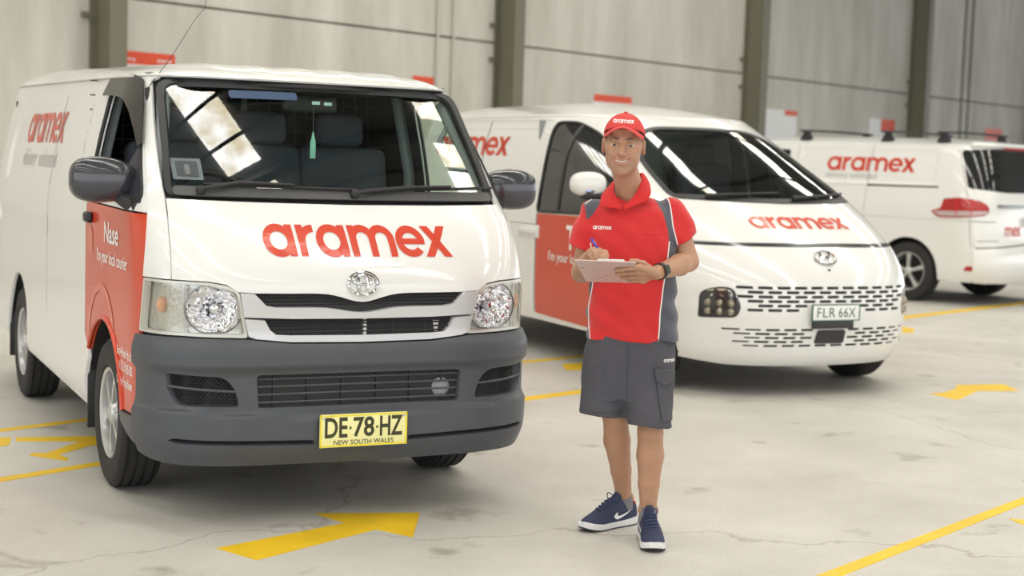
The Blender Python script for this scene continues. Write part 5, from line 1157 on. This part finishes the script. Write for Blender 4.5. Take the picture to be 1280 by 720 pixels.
    for i, kk in enumerate(KR): S.add(Rc(wrR+np.array((.003*(1.5-i),0,0)), kk, .018, .0115), .012)
    chain([KR[0], L(757,315,5.665), L(758.5,319.5,5.645), L(757.5,323.5,5.637)], .0095, .0075); chain([KR[1], L(751.5,315.5,5.655), L(753,321,5.645), L(752,325,5.65)], .0095, .0078)
    chain([KR[2], L(744.5,317,5.665), L(746,323,5.66), L(745,326,5.675)], .0092, .0078); chain([KR[3], L(738.5,320,5.69), L(740,324.5,5.69), L(739.5,327,5.705)], .0085, .0072)
    chain([L(739,321,5.75), L(745,320.5,5.69), L(751.5,321,5.65), L(756,323,5.638)], .0115, .0082, .008)
    V, F = S.mesh(); V = relax(V, F, 1, .35)
    # colour of skin, lips, brows, stubble; per vertex, from where it lies on the head
    q = (V-HC)@Rh/Hs; col = np.tile(SK, (len(V), 1)); sm = lambda v, a, b: np.clip((v-a)/(b-a), 0, 1)
    face = (q[:,1] < .05) & (np.abs(q[:,2]) < .14); mix = lambda w, c: col*(1-w[:,None])+np.array(c)*w[:,None]
    dl = np.full(len(V), 9.)
    for a, b in zip(ml[:-1], ml[1:]):
        for o in (.0065, -.0075): dl = np.minimum(dl, segd(q, np.array(a)+(0,0,o), np.array(b)+(0,0,o))[0])
    col = mix(sm(dl, .0075, .0045)*face*.75, (.47,.165,.130))
    for s in (-1, 1):
        db = np.minimum(segd(q, np.array((s*.017,-.092,.0275)), np.array((s*.034,-.088,.0300)))[0], segd(q, np.array((s*.034,-.088,.0300)), np.array((s*.049,-.074,.0235)))[0])
        col = mix(sm(db, .0072, .0035)*.85, (.05,.03,.02)); col = mix(sm(np.linalg.norm((q-(s*.044,-.066,-.012))/(1,1,.8), axis=1), .03, .012)*.25, (.58,.24,.17))
    jaw = sm(q[:,2], -.045, -.07)*sm(q[:,1], .03, -.03)*face; col = mix(jaw*.22, (.30,.20,.155))
    col = mix(sm(np.linalg.norm(q-(0,-.105,-.03), axis=1), .03, .01)*.2, (.58,.25,.18))
    SKIN = vcol('skin', .48, .12, 0, .12, 260, .08, 26)
    body = fast_mesh('body', V, F, SKIN, man, col)
    # ---- eyes, teeth
    for s in (-1, 1):
        c = H(s*.0325,-.0735,.0055); o = MB().ball((0,0,0), .0128, 16, 12).build('eye', M('eye_white', (.70,.66,.62), .2, 0, .3, .03, 60), man); o.location = tuple(c)
        d = (np.array((-.02,-5.9,.0))-0); dv = Rh@np.array((0,-1,0.)); dv = dv*.7+np.array((0,-1,.0))*.3; dv /= np.linalg.norm(dv)
        ir = MB().ball(c+dv*.0095, (.0074,.0042,.0074), 14, 8).build('iris', M('iris_brown', (.05,.03,.02), .15, 0, .5, .2, 200), man)
        ld = SDF(c-.03, c+.03, .0016); ld.add(El(c, .0142)); ld.cut(Half(c+Rh@np.array((0,0,.0036)), Rh@np.array((0,-.25,1)), c-.03, c+.03)); 
        ld2 = SDF(c-.03, c+.03, .0016); ld2.add(El(c, .0142)); ld2.cut(Half(c-Rh@np.array((0,0,.0042)), Rh@np.array((0,.2,-1)), c-.03, c+.03))
        for nm, g_ in (('upper_eyelid', ld), ('lower_eyelid', ld2)):
            v_, f_ = g_.mesh(); fast_mesh(nm, v_, f_, SKIN, man, np.tile(SK, (len(v_), 1)))
    m = MB(); tp = [H(x,-.0825-.0085*(1-(x/.026)**2),-.0530-.0065*(1-(x/.026)**2)) for x in np.linspace(-.0215,.0215,9)]; m.tube(tp, .0043, 6).build('teeth', M('teeth', (.68,.64,.57), .25, 0, .3, .03, 80), man)
    # ---- hair below the cap
    Hr = SDF(HC-.13, HC+.13, .003); Hr.add(E_((0,.024,.020), (.0775,.0945,.088))); Hr.add(E_((0,.050,-.020), (.062,.062,.055)), .02)
    Hr.cut(Half(H(0,-.036,0), Rh@np.array((0,1,-.12)), HC-.13, HC+.13), .004); Hr.cut(Half(H(0,0,-.062), Rh@np.array((0,.3,1)), HC-.13, HC+.13), .01)
    for s in (-1, 1): Hr.cut(E_((s*.085,.014,-.012), (.022,.020,.034)), .004)
    v_, f_ = Hr.mesh(); fast_mesh('hair', v_, f_, M('dark_hair', (.06,.045,.036), .7, 0, 0, .35, 120, .6, 300), man)
    # ---- cap: crown, peak, button, lettering
    REDC = M('cap_cotton', (.62,.05,.045), .75, 0, 0, .08, 60, .12, 500)
    K = SDF(HC-.16, HC+.16, .003); K.add(E_((0,.016,.034), (.0825,.1045,.0915))); K.cut(Half(H(0,-.02,.052), Rh@np.array((0,.30,1)), HC-.16, HC+.16), .003); K.cut(E_((0,.016,.026), (.0775,.0985,.088)), .002)
    v_, f_ = K.mesh(); cap = fast_mesh('cap', v_, f_, REDC, man); kb = bvh_of(v_, f_)
    n1, n2 = 26, 9; V_ = []
    for t in (0, .0035):
        for j in range(n2):
            r = j/(n2-1)
            for i in range(n1):
                a = math.radians(196+148*i/(n1-1)); x = .0815*math.cos(a)*(1-.0*r); y0 = .016+.1025*math.sin(a); fwd = max(0, -math.sin(a)-.26)/.74
                y = y0-.066*r*fwd**.65; z = .074-.040*(abs(x)/.08)**1.8-.004*r*fwd-.014*(x/.08)**2*r+t; V_.append(H(x, y, z))
    Fq = []
    nn_ = n1*n2
    for j in range(n2-1):
        for i in range(n1-1): k = j*n1+i; Fq += [(k, k+1, k+n1+1, k+n1), (nn_+k, nn_+k+n1, nn_+k+n1+1, nn_+k+1)]
    for i in range(n1-1): k = (n2-1)*n1+i; Fq += [(k, k+1, nn_+k+1, nn_+k)]
    mesh('cap_peak', V_, Fq, REDC, cap, True, None, 60)
    MB().ball(H(0,.016,.1265), (.008,.008,.005), 12, 6).build('cap_button', REDC, cap)
    for a in np.radians((30,90,150,210,330)):
        pts = [H(.0825*math.cos(a)*math.cos(b), .016+.1045*math.sin(a)*math.cos(b), .034+.0915*math.sin(b)) for b in np.linspace(.46 if math.sin(a) < 0 else -.1, 1.5, 12)]; MB().tube(pts, .0011, 4).build('cap_seam', M('cap_thread', (.50,.04,.035), .8, 0, 0, .05, 60), cap)
    def print_on(nm, polys, fn, bv, mat, par, d, off=.0015):
        Vv = []; Ff = []; k = 0
        for v, f in polys:
            pp = drape(bv, [fn(a, b) for a, b in v], d, off)
            if any(p is None for p in pp): continue
            Vv += pp; Ff += [[i+k for i in t] for t in f]; k += len(v)
        return mesh(nm, np.array(Vv), Ff, mat, par, True) if Vv else None
    LG = logo_geo(); WT = M('white_thread', (.85,.83,.82), .7, 0, 0, .04, 100)
    fwd_ = Rh@np.array((0,1,0.)); print_on('cap_lettering', LG, lambda a, b: H(-.043+a*.080/6.44, -.08, .087+b*.0135), kb, WT, cap, fwd_)
    # ---- polo shirt
    zz = lambda v: L(790, v, 6.0)[2]
    xx = lambda u, v: L(u, v, 6.0)[0]
    T = SDF((-.36,-.33,zz(432)), (.34,.20,zz(228)), .0042)
    rows = [(424,734,847,.122),(400,735,846.5,.122),(370,736.5,846,.121),(340,738,846.5,.120),(315,739,846.5,.119),(295,740,847,.117),(278,740,846,.108),(264,744,842,.095),(254,752,832,.080),(247,764,818,.064)]
    T.add(Loft([(zz(v), (xx(a,v)+xx(b,v))/2, CY+(.014 if v < 262 else 0), (xx(b,v)-xx(a,v))/2, ry) for v, a, b, ry in rows]+[(zz(428), (xx(733.5,428)+xx(847,428))/2, CY, (xx(847,428)-xx(733.5,428))/2, .122)], 2.5))
    slR, slL = L(727,310,6.04), L(856,302,6.02)
    lo = np.array((-.36,-.33,zz(432))); hi = np.array((.34,.20,zz(228)))
    for a, b, st in ((shR, slR, L(743.5,267,6.03)), (shL, slL, L(840,265,6.03))):      # sleeves: tapered tubes with flat open hems
        B = SDF(lo, hi, .0042); B.add(Rc(st, b+(b-a)*.4, .058, .066)); B.cut(Half(b, a-b, b-.25, b+.25)); B.cut(Rc(b-(b-a)*.02, b+(b-a)*.6, .050, .054), .004)
        kk = .028; hh = np.maximum(kk-np.abs(T.D-B.D), 0)/kk; T.D = np.minimum(T.D, B.D)-hh*hh*kk*.25
    T.cut(Rc(L(789,228,6.02), L(788,244,6.01), .060, .054), .012); T.cut(Rc(L(785,243,5.93), L(779,257,5.90), .026, .006), .008)
    T.cut(Half((0,0,zz(424)), (0,0,1), (lo[0],lo[1],zz(434)), (hi[0],hi[1],zz(424)+.002)))
    T.cut(Loft([(zz(440), xx(790,440), CY, .158, .100), (zz(416), xx(790,416), CY, .152, .095)], 2.5), .004)
    def wrinkle(P):
        x, y, z = P[...,0], P[...,1], P[...,2]; low = np.clip((zz(300)-z)/.25, 0, 1)
        w = .0022*np.sin(34*x+11*np.sin(7*z))*low+.0026*np.sin(23*z+9*x+3*np.sin(12*x))*np.clip((zz(340)-z)/.2, 0, 1)+.0018*np.sin(60*(z+.6*x)+4*np.sin(9*x))
        arm = np.clip((np.abs(x-xx(793,300))-.15)/.04, 0, 1)*np.clip((z-zz(312))/.02, 0, 1); return w+.002*arm*np.sin(60*z+20*x)+.0025*np.sin(48*(z-.8*np.abs(x-.02)))*np.clip(1-np.abs(z-zz(285))/.07, 0, 1)
    T.warp(wrinkle); V, F = T.mesh(); V = relax(V, F, 1, .4); tb = bvh_of(V, F)
    RED_, GR_ = np.array((.60,.017,.019)), np.array((.080,.080,.108))
    fx = lambda pts: (np.array([zz(v) for u, v in pts])[::-1], np.array([xx(u, v) for u, v in pts])[::-1])
    Lc = fx([(811.8,231),(819,249),(826.8,264),(832.8,285.7),(834.5,300.7),(832,322),(826.8,354.5),(822.5,386.8),(820.4,428)])
    Oc = fx([(814,229),(829.8,238.3),(836.3,251.2),(838.6,268.4),(840,283.5),(846.5,306),(849,314)])
    Lf = fx([(738,300),(741,330),(741,352),(735.5,387),(737,428)])
    x, y, z = V.T; zA = zz(311); fr = y < CY+.02
    wR = np.where(z < zA, sm(x-np.interp(z, *Lc), -.002, .002), np.where(fr, sm(x-np.interp(z, *Lc), -.002, .002)*sm(np.interp(z, *Oc)-x, -.002, .002), 0.))
    sleeveL = (x > xx(847.5,300)) & (z > zz(316)); wR = np.where(sleeveL & (x > np.interp(z, *Oc)), 0, wR)
    polyL = np.array([(xx(u,v), zz(v)) for u, v in ((730,256),(742,248),(754,241),(748,258),(740,270),(733,277))]); wl = inside(V[:,[0,2]], [polyL]) & fr
    wLs = np.where(z < zz(306), sm(np.interp(z, *Lf)-x, -.002, .002), 0.); wLs = np.where((z > zz(322)) & (x < xx(738.5,310)), 0, wLs)
    w = np.maximum(np.maximum(wR, wl), wLs)[:,None]
    shirt = fast_mesh('polo_shirt', V, F, vcol('polo_knit', .8, 0, .25, .15, 700, .05, 30), man, RED_*(1-w)+GR_*w)
    def piping(pts, nm='piping', r=.0026):
        dn = dens(np.array(pts, float), 4., False); hp = [p for p in drape(tb, [L(u, v, 6.0) for u, v in dn], (0,1,0.), .001) if p is not None]
        if len(hp) > 3: hp = np.array(hp); hp[1:-1] = (hp[:-2]+hp[1:-1]+hp[2:])/3; MB().tube(hp, r, 6).build(nm, WT, shirt)
    piping([(812.5,230.5),(822,234),(829.8,238.8),(836.3,251.2),(838.2,268.4),(839.5,283.5),(845.5,305)])
    piping([(834.5,300.7),(832,322),(826.8,354.5),(822.5,386.8),(820.4,423)]); piping([(731.5,255.5),(742,248),(753,242.5)]); piping([(738,303),(741,330),(741,352),(735.5,387),(737,422)])
    print_on('chest_lettering', LG, lambda a, b: L(740.8+a*22.5/6.44, 286-b*4.2, 6.0), tb, WT, shirt, (0,1,0.), .0018)
    # chest pocket edge and buttons
    MB().tube([p for p in drape(tb, [L(u, 292, 6.0) for u in np.linspace(798, 828, 10)], (0,1,0.), .0005) if p is not None], .0012, 4).build('pocket_edge', M('red_seam', tuple(RED_*.9), .8, 0, 0, .05, 60), shirt)
    # placket and collar
    def leaf(top, bot):
        t0 = np.linspace(0, 1, len(top)); t = np.linspace(0, 1, 25); A = np.stack([pchip(t0, np.array([L(*p)[k] for p in top]))(t) for k in range(3)], -1); B = np.stack([pchip(t0, np.array([L(*p)[k] for p in bot]))(t) for k in range(3)], -1)
        n = len(t); rows = []
        for u in np.linspace(0, 1, 7): rows.append(A+(B-A)*u+np.array((0,0,.004))*math.sin(PI*u)*(1-t[:,None])**.5+np.array((0,-.003,0))*math.sin(PI*u))
        P = np.concatenate(rows); c = L(789,244,6.03); o = (P-c)*np.array((1,1,0)); o /= np.maximum(np.linalg.norm(o, axis=1, keepdims=True), 1e-6); V_ = np.concatenate([P+o*.003, P-o*.003]); m = len(P)
        Fq = [q for j in range(6) for i in range(n-1) for k in [j*n+i] for q in ((k, k+1, k+n+1, k+n), (m+k, m+k+n, m+k+n+1, m+k+1))]
        Fq += [(6*n+i, 6*n+i+1, m+6*n+i+1, m+6*n+i) for i in range(n-1)]+[(i+1, i, m+i, m+i+1) for i in range(n-1)]
        mesh('collar', V_, Fq, M('collar_knit', tuple(RED_), .8, 0, 0, .05, 40, .15, 600), shirt, True, None, 60)
        MB().tube(B+(B-A)*.01+np.array((0,-.002,0)), .0022, 5).build('collar_edge', M('collar_edge', tuple(RED_), .85, 0, 0, .05, 60), shirt)
    leaf([(786,221,6.10),(767,227,6.06),(767,238,5.975),(772,249,5.925),(778,258,5.903)], [(786,231,6.115),(760,236,6.055),(752,247,5.96),(752,256,5.912),(776,261,5.898)])
    leaf([(786,221,6.10),(803,216,6.06),(801,229,5.975),(792,245,5.922),(779,258,5.902)], [(786,231,6.115),(810,227,6.055),(813,239,5.96),(808,249.5,5.912),(781,261,5.897)])
    for vv in (267, 279):
        p = drape(tb, [L(778.5+.06*(vv-262),vv,6.0)], (0,1,0.), .0015)[0]; MB().ball(p, (.0042,.002,.0042), 10, 6).build('button', M('red_button', (.50,.02,.02), .3, 0, 0, .05, 60), shirt)
    # ---- cargo shorts
    Z = SDF((-.32,-.36,zz(545)), (.30,.22,zz(412)), .0042)
    zs = lambda v, Y: L(790, v, Y)[2]
    Z.add(El(L(786,474,6.02), (.11,.105,.085)));  Z.add(Loft([(zz(414), xx(790,414), CY, .164, .112), (zz(440), xx(787,440), CY, .170, .116), (zz(460), xx(785,460), CY, .173, .112), (zz(476), xx(784,476), CY, .160, .104), (zz(494), xx(783,494), CY, .105, .085)], 2.4))
    hmR, hmL = L(752,517,6.02), L(811,531,5.94)
    Z.add(Rc(L(761,448,6.03), hmR+(hmR-L(761,448,6.03))*.2, .094, .091), .045); Z.add(Rc(L(812,448,6.02), hmL+(hmL-L(812,448,6.02))*.2, .094, .088), .045)
    Z.cut(Half(hmR, (.06,0,1), (-.32,-.36,zz(545)), (L(781.5,517,6.0)[0],.22,hmR[2]+.02)), 0, .0); Z.cut(Half(hmL, (.03,.05,1), (L(782,517,6.0)[0],-.36,zz(545)), (.30,.22,hmL[2]+.02)), 0, .0)
    for kn, hm in ((knR, hmR), (knL, hmL)): Z.cut(Rc(hm+np.array((0,0,-.045)), hm-np.array((0,0,.09)), .068, .068), .004)
    Z.warp(lambda P: .0028*np.sin(26*P[...,2]+14*P[...,0]+3*np.sin(9*P[...,0]+8*P[...,1]))+.0022*np.sin(38*P[...,0]+16*P[...,2]+2*np.sin(14*P[...,2])))
    SHM = M('shorts_cotton', (.072,.070,.086), .85, 0, 0, .12, 40, .2, 600)
    V, F = Z.mesh(); V = relax(V, F, 1, .4); shorts = fast_mesh('cargo_shorts', V, F, SHM, man); zb = bvh_of(V, F)
    # side pocket with flap, both legs; follows the cloth
    for nm, uv, th in (('cargo_pocket', [(817,458),(840,460),(841,519),(824,520),(820,490)], .007), ('pocket_flap', [(815,455),(842,457),(842,472),(828,478),(817,470)], .011)):
        P = Z.D.copy(); Q = SDF(Z.lo, Z.lo+Z.h*(Z.n-1), Z.h); g = np.stack(np.meshgrid(*[Z.lo[k]+Z.h*np.arange(Z.n[k]) for k in range(3)], indexing='ij'), -1)
        poly = np.array([(xx(u,v)*.985, zz(v)*1.0+.0) for u, v in uv]); e1 = np.roll(poly, -1, 0)-poly
        if np.cross(e1[0], e1[1]) < 0: poly = poly[::-1]
        dd = np.full(Z.n, -1.)
        for i in range(len(poly)):
            a = poly[i]; b = poly[(i+1) % len(poly)]; t = (b-a)/np.linalg.norm(b-a); nrm_ = np.array((t[1], -t[0])); dd = np.maximum(dd, (g[...,0]-a[0])*nrm_[0]+(g[...,2]-a[1])*nrm_[1])
        Q.D = np.maximum(np.maximum(P-th, dd), np.maximum(g[...,1]-(CY+.03), -(P+.01))).astype(np.float32); v_, f_ = Q.mesh()
        if len(v_): fast_mesh(nm, relax(v_, f_, 1, .4), f_, SHM, shorts)
    print_on('shorts_lettering', LG, lambda a, b: L(827+a*15/6.44, 449.5-b*3.6+a*.12, 6.0), zb, WT, shorts, (0,1,0.), .002)
    DST = M('shorts_seam', (.05,.05,.06), .9, 0, 0, .1, 60)
    for pts in ([(783,428),(782,460),(781.5,500)], [(724.5,511),(752,512.5),(779,512)], [(784.5,526),(811,528),(838,527)], [(733,436),(730,450),(735,462)]):
        dn = dens(np.array(pts, float), 4., False); hp = [p for p in drape(zb, [L(u, v, 6.0) for u, v in dn], (0,1,0.), .0003) if p is not None]
        if len(hp) > 3: MB().tube(hp, .0012, 4).build('seam', DST, shorts)
    # ---- watch
    wa = wrL+(elL-wrL)*.07; ax = (elL-wrL)/np.linalg.norm(elL-wrL); u_ = np.cross(ax, (0,0,1.)); u_ /= np.linalg.norm(u_); v2 = np.cross(ax, u_); wt = empty('wrist_watch', (0,0,0), 0, man)
    V_ = []; n = 30
    for o, r in ((-.011,.0298),(-.011,.0325),(.011,.0325),(.011,.0298)): V_ += [wa+ax*(o+.012)+r*(math.cos(a)*u_+math.sin(a)*v2) for a in np.arange(n)*2*PI/n]
    mesh('strap', V_, [(i*n+j, i*n+(j+1) % n, ((i+1) % 4)*n+(j+1) % n, ((i+1) % 4)*n+j) for i in range(4) for j in range(n)], M('watch_rubber', (.02,.021,.02), .5, 0, 0, .1, 50), wt, True, None, 40)
    fd = np.array((.25,-1,.15)); fd = fd-ax*(fd@ax); fd /= np.linalg.norm(fd); sd_ = np.cross(ax, fd); Rw = np.stack([ax, sd_, fd], 1); wc = wa+ax*.012+fd*.034
    MB().box(wc, (.034,.036,.010), Rw, .004, 3).build('watch_case', M('watch_case', (.035,.036,.034), .3, .3, 0, .1, 50), wt); MB().box(wc+fd*.0055, (.025,.027,.001), Rw).build('watch_screen', M('watch_screen', (.08,.085,.08), .12, 0, 0, .1, 50), wt, False, None)
    # ---- socks and running shoes
    NAVY = M('shoe_mesh', (.028,.036,.085), .75, 0, 0, .25, 90, .35, 500); SOLEW = M('shoe_foam', (.72,.72,.73), .55, 0, 0, .05, 40); OUT = M('shoe_outsole', (.03,.03,.035), .7, 0, 0, .1, 40)
    def shoe(heel, toe, an, side):
        """foot frame: x from heel to toe, y to the left, z up"""
        d = toe-heel; d[2] = 0; ln = np.linalg.norm(d); X = d/ln; Yv = np.array((-X[1], X[0], 0)); R = np.stack([X, Yv, (0,0,1.)], 1); k = ln/.285; fo = empty('running_shoe', (0,0,0), 0, man)
        fr_ = lambda x, y, z: heel+R@np.array((x*k, y, z))
        # sections along the foot: x, half width, top of upper
        xs = [0,.02,.06,.10,.14,.18,.22,.255,.278,.285]; hw = [.020,.033,.037,.036,.039,.045,.047,.040,.024,.010]; tp = [.088,.100,.106,.120,.112,.088,.066,.052,.038,.028]; cy = [0,0,0,.001*side,.003*side,.005*side,.004*side,.002*side,0,0]
        fw, ft, fc = pchip(xs, hw), pchip(xs, tp), pchip(xs, cy)
        lo_ = np.array((-.03,-.07,-.005)); Q = SDF(lo_, (.315,.07,.15), .0028); g = np.stack(np.meshgrid(*[Q.lo[i]+Q.h*np.arange(Q.n[i]) for i in range(3)], indexing='ij'), -1); gx, gy, gz = g[...,0], g[...,1], g[...,2]
        w_ = fw(gx); t_ = ft(gx); c_ = fc(gx); b0 = .018; zc = np.clip((gz-b0)/np.maximum(t_-b0, .004), -1, 3)
        prof = w_*np.sqrt(np.clip(1-np.clip(zc, 0, 1)**2.6, 0.0, 1)); up = np.maximum(np.abs(gy-c_)-np.maximum(prof, .0), gz-t_)
        up = np.where(zc > 1, np.maximum(gz-t_, np.abs(gy-c_)-w_*.1), up)
        up = np.maximum(np.maximum(up, b0-gz), np.maximum(-gx+.004*0, gx-.283))
        Q.D = up.astype(np.float32)
        Q.cut(El((.048,0,.128), (.045,.026,.044)), .006); v_, f_ = Q.mesh(); v_ = relax(v_, f_, 2, .5); vv = np.array([fr_(*p) for p in v_]); upper = fast_mesh('shoe_upper', vv, f_, NAVY, fo); ub = bvh_of(vv, f_)
        # midsole and outsole
        def sole(z0, z1, grow, mat, nm, rock):
            n = 26; sx = np.concatenate([np.linspace(0, 1, n)]); x_ = .286*(1-np.cos(PI*sx))/2; V_ = []
            for zq, gr in ((z0, grow*.6), (z0+(z1-z0)*.5, grow), (z1, grow*.75)):
                for sd in (1, -1):
                    for xq in (x_ if sd > 0 else x_[::-1]):
                        ww = fw(np.array(np.clip(xq, .002, .283)))+gr; xo = (xq-.1425)*(1+2*gr/.285)+.1425; zz_ = zq+(rock*max(0, (xq-.20)/.085)**2*.016); zz_ = zz_+(.010*max(0, 1-xq/.10) if zq == z1 and nm == 'midsole' else 0); V_.append(fr_(xo, fc(np.array(xq))+sd*ww, zz_))
            m = 2*n; Fq = [(i*m+j, i*m+(j+1) % m, (i+1)*m+(j+1) % m, (i+1)*m+j) for i in range(2) for j in range(m)]+[tuple(range(m))[::-1], tuple(range(2*m, 3*m))]
            mesh(nm, V_, Fq, mat, fo, True, None, 50)
        sole(.006, .028, .005, SOLEW, 'midsole', 1.); sole(.000, .007, .003, OUT, 'outsole', 1.)
        # tongue, laces, heel lining, swoosh
        MB().tube([fr_(.120,0,.100), fr_(.102,0,.116), fr_(.090,0,.136)], [.018,.020,.016], 10).build('tongue', NAVY, fo)
        LC = M('lace', (.035,.045,.11), .7, 0, 0, .15, 90)
        for i, xq in enumerate(np.linspace(.115, .190, 6)):
            pts = [p for p in drape(ub, [fr_(xq+.004*math.sin(t*3), c, .2) for t, c in zip(np.linspace(0,1,9), np.linspace(-.022,.022,9))], (0,0,-1), .003, .0) if p is not None]
            if len(pts) > 3: MB().tube(pts, .0028, 5).build('lace', LC, fo)
        for s in (-1, 1):
            lp = [fr_(.118,0,.122)+R@np.array((.012*math.sin(t)*k, s*(.004+.022*math.sin(t)), .012*math.sin(2*t)+.004)) for t in np.linspace(0, PI, 14)]; MB().tube(lp, .0024, 5).build('lace_bow', LC, fo)
        MB().tube([fr_(.018,-.016,.088), fr_(.010,0,.090), fr_(.018,.016,.088)], [.008,.009,.008], 8).build('heel_lining', M('red_lining', (.65,.05,.03), .8, 0, 0, .1, 50), fo)
        sw = np.array([(.075,.052),(.085,.040),(.10,.0375),(.12,.042),(.15,.053),(.185,.070),(.15,.059),(.122,.052),(.105,.050),(.098,.054),(.100,.066),(.088,.062)])
        sw[:,0] = .262-sw[:,0]*.98 if False else sw[:,0]
        for sgn in (-1, 1):
            v2_, f2_ = cdt([dens(np.stack([.215-sw[:,0]*.92, sw[:,1]], -1), .008)], .012)
            pp = drape(ub, [fr_(a, sgn*.12, b) for a, b in v2_], tuple(-sgn*Yv), .0018, .0)
            if all(p is not None for p in pp): mesh('swoosh', np.array(pp), f2_, M('swoosh_white', (.80,.80,.80), .5, 0, 0, .03, 60), fo)
        MB().tube([an+np.array((0,.006,-.05)), an+np.array((0,.007,-.02)), an+np.array((0,.007,.016))], [.040,.0375,.0365], 20).build('sock', M('sock_grey', (.19,.18,.20), .9, 0, 0, .15, 80), fo)
    shoe(*feet[0], anR, -1); shoe(*feet[1], anL, 1)
    # ---- clipboard and pen in his hands
    TLc, TRc, BLc, BRc = L(718,324.5,5.55), L(795,328,5.555), L(733,352,5.83), L(794,353,5.83); o_ = G
    cb = empty('clipboard', tuple(G+(TLc+TRc+BLc+BRc)/4)); tag(cb, 'pinkish hardboard clipboard held flat in the hands of the man in red', 'clipboard'); c0 = (TLc+TRc+BLc+BRc)/4
    ex = (TRc-TLc+BRc-BLc); ex /= np.linalg.norm(ex); ey = (TLc-BLc+TRc-BRc); ey = ey-ex*(ey@ex); ey /= np.linalg.norm(ey); ez = -np.cross(ex, ey)
    to2 = lambda p: ((p-c0)@ex, (p-c0)@ey)
    out = rnd([(*to2(BLc),.012),(*to2(BRc),.012),(*to2(TRc),.02),(*to2(TLc),.006)], .012, 5)
    BRD = bpy.data.materials.new('printed_hardboard'); BRD.use_nodes = True; nt = BRD.node_tree; b = nt.nodes['Principled BSDF']; b.inputs['Roughness'].default_value = .45
    tc = nt.nodes.new('ShaderNodeTexCoord'); vo = nt.nodes.new('ShaderNodeTexVoronoi'); vo.inputs['Scale'].default_value = 42; nt.links.new(tc.outputs['Object'], vo.inputs['Vector']); n2 = nt.nodes.new('ShaderNodeTexNoise'); n2.inputs['Scale'].default_value = 14; nt.links.new(tc.outputs['Object'], n2.inputs['Vector'])
    mu = nt.nodes.new('ShaderNodeMath'); mu.operation = 'ADD'; nt.links.new(vo.outputs['Distance'], mu.inputs[0]); nt.links.new(n2.outputs['Fac'], mu.inputs[1]); rp = nt.nodes.new('ShaderNodeValToRGB'); rp.color_ramp.elements[0].position = .50; rp.color_ramp.elements[0].color = (.20,.17,.17,1); rp.color_ramp.elements[1].position = .64; rp.color_ramp.elements[1].color = (.60,.45,.43,1); nt.links.new(mu.outputs[0], rp.inputs[0]); nt.links.new(rp.outputs[0], b.inputs['Base Color'])
    MB().prism(out, .004, (np.zeros(3)-ez*.002, ex, ey, ez)).build('board', BRD, cb, False, None)
    pap = rnd([((a)*.90, (bq)*.90) for a, bq in [to2(p) for p in (BLc, BRc, TRc, TLc)]], .003, 2); MB().prism(pap, .002, (ez*.0021, ex, ey, ez)).build('paper', M('paper', (.82,.81,.78), .7, 0, 0, .02, 30), cb, False, None)
    MB().box(ey*.115+ez*.008, (.10,.03,.012), np.stack([ex, ey, ez], 1), .004).build('clip', SILVER, cb)
    a, b_ = L(739.5,299,5.735), L(757,325.5,5.632); pn = empty('pen', tuple(G+(a+b_)/2)); tag(pn, 'blue ballpoint pen in the writing hand above the clipboard', 'pen'); c = (a+b_)/2; dn = (b_-a)
    MB().tube([a-c, a-c+dn*.80], .0048, 10).build('barrel', M('blue_pen', (.035,.035,.42), .3, 0, .3, .05, 50), pn); MB().tube([a-c+dn*.80, b_-c], [.0046,.001], 10).build('nib', M('pen_tip', (.5,.5,.52), .3, .6, 0, .05, 50), pn); MB().box(a-c+dn*.16+np.array((.004,-.005,.001)), (.003,.002,.03), np.array(Vector((0,0,1)).rotation_difference(Vector(dn)).to_matrix())).build('pen_clip', MATS['pen_tip'], pn, False, None)
    return man
man = make_person()
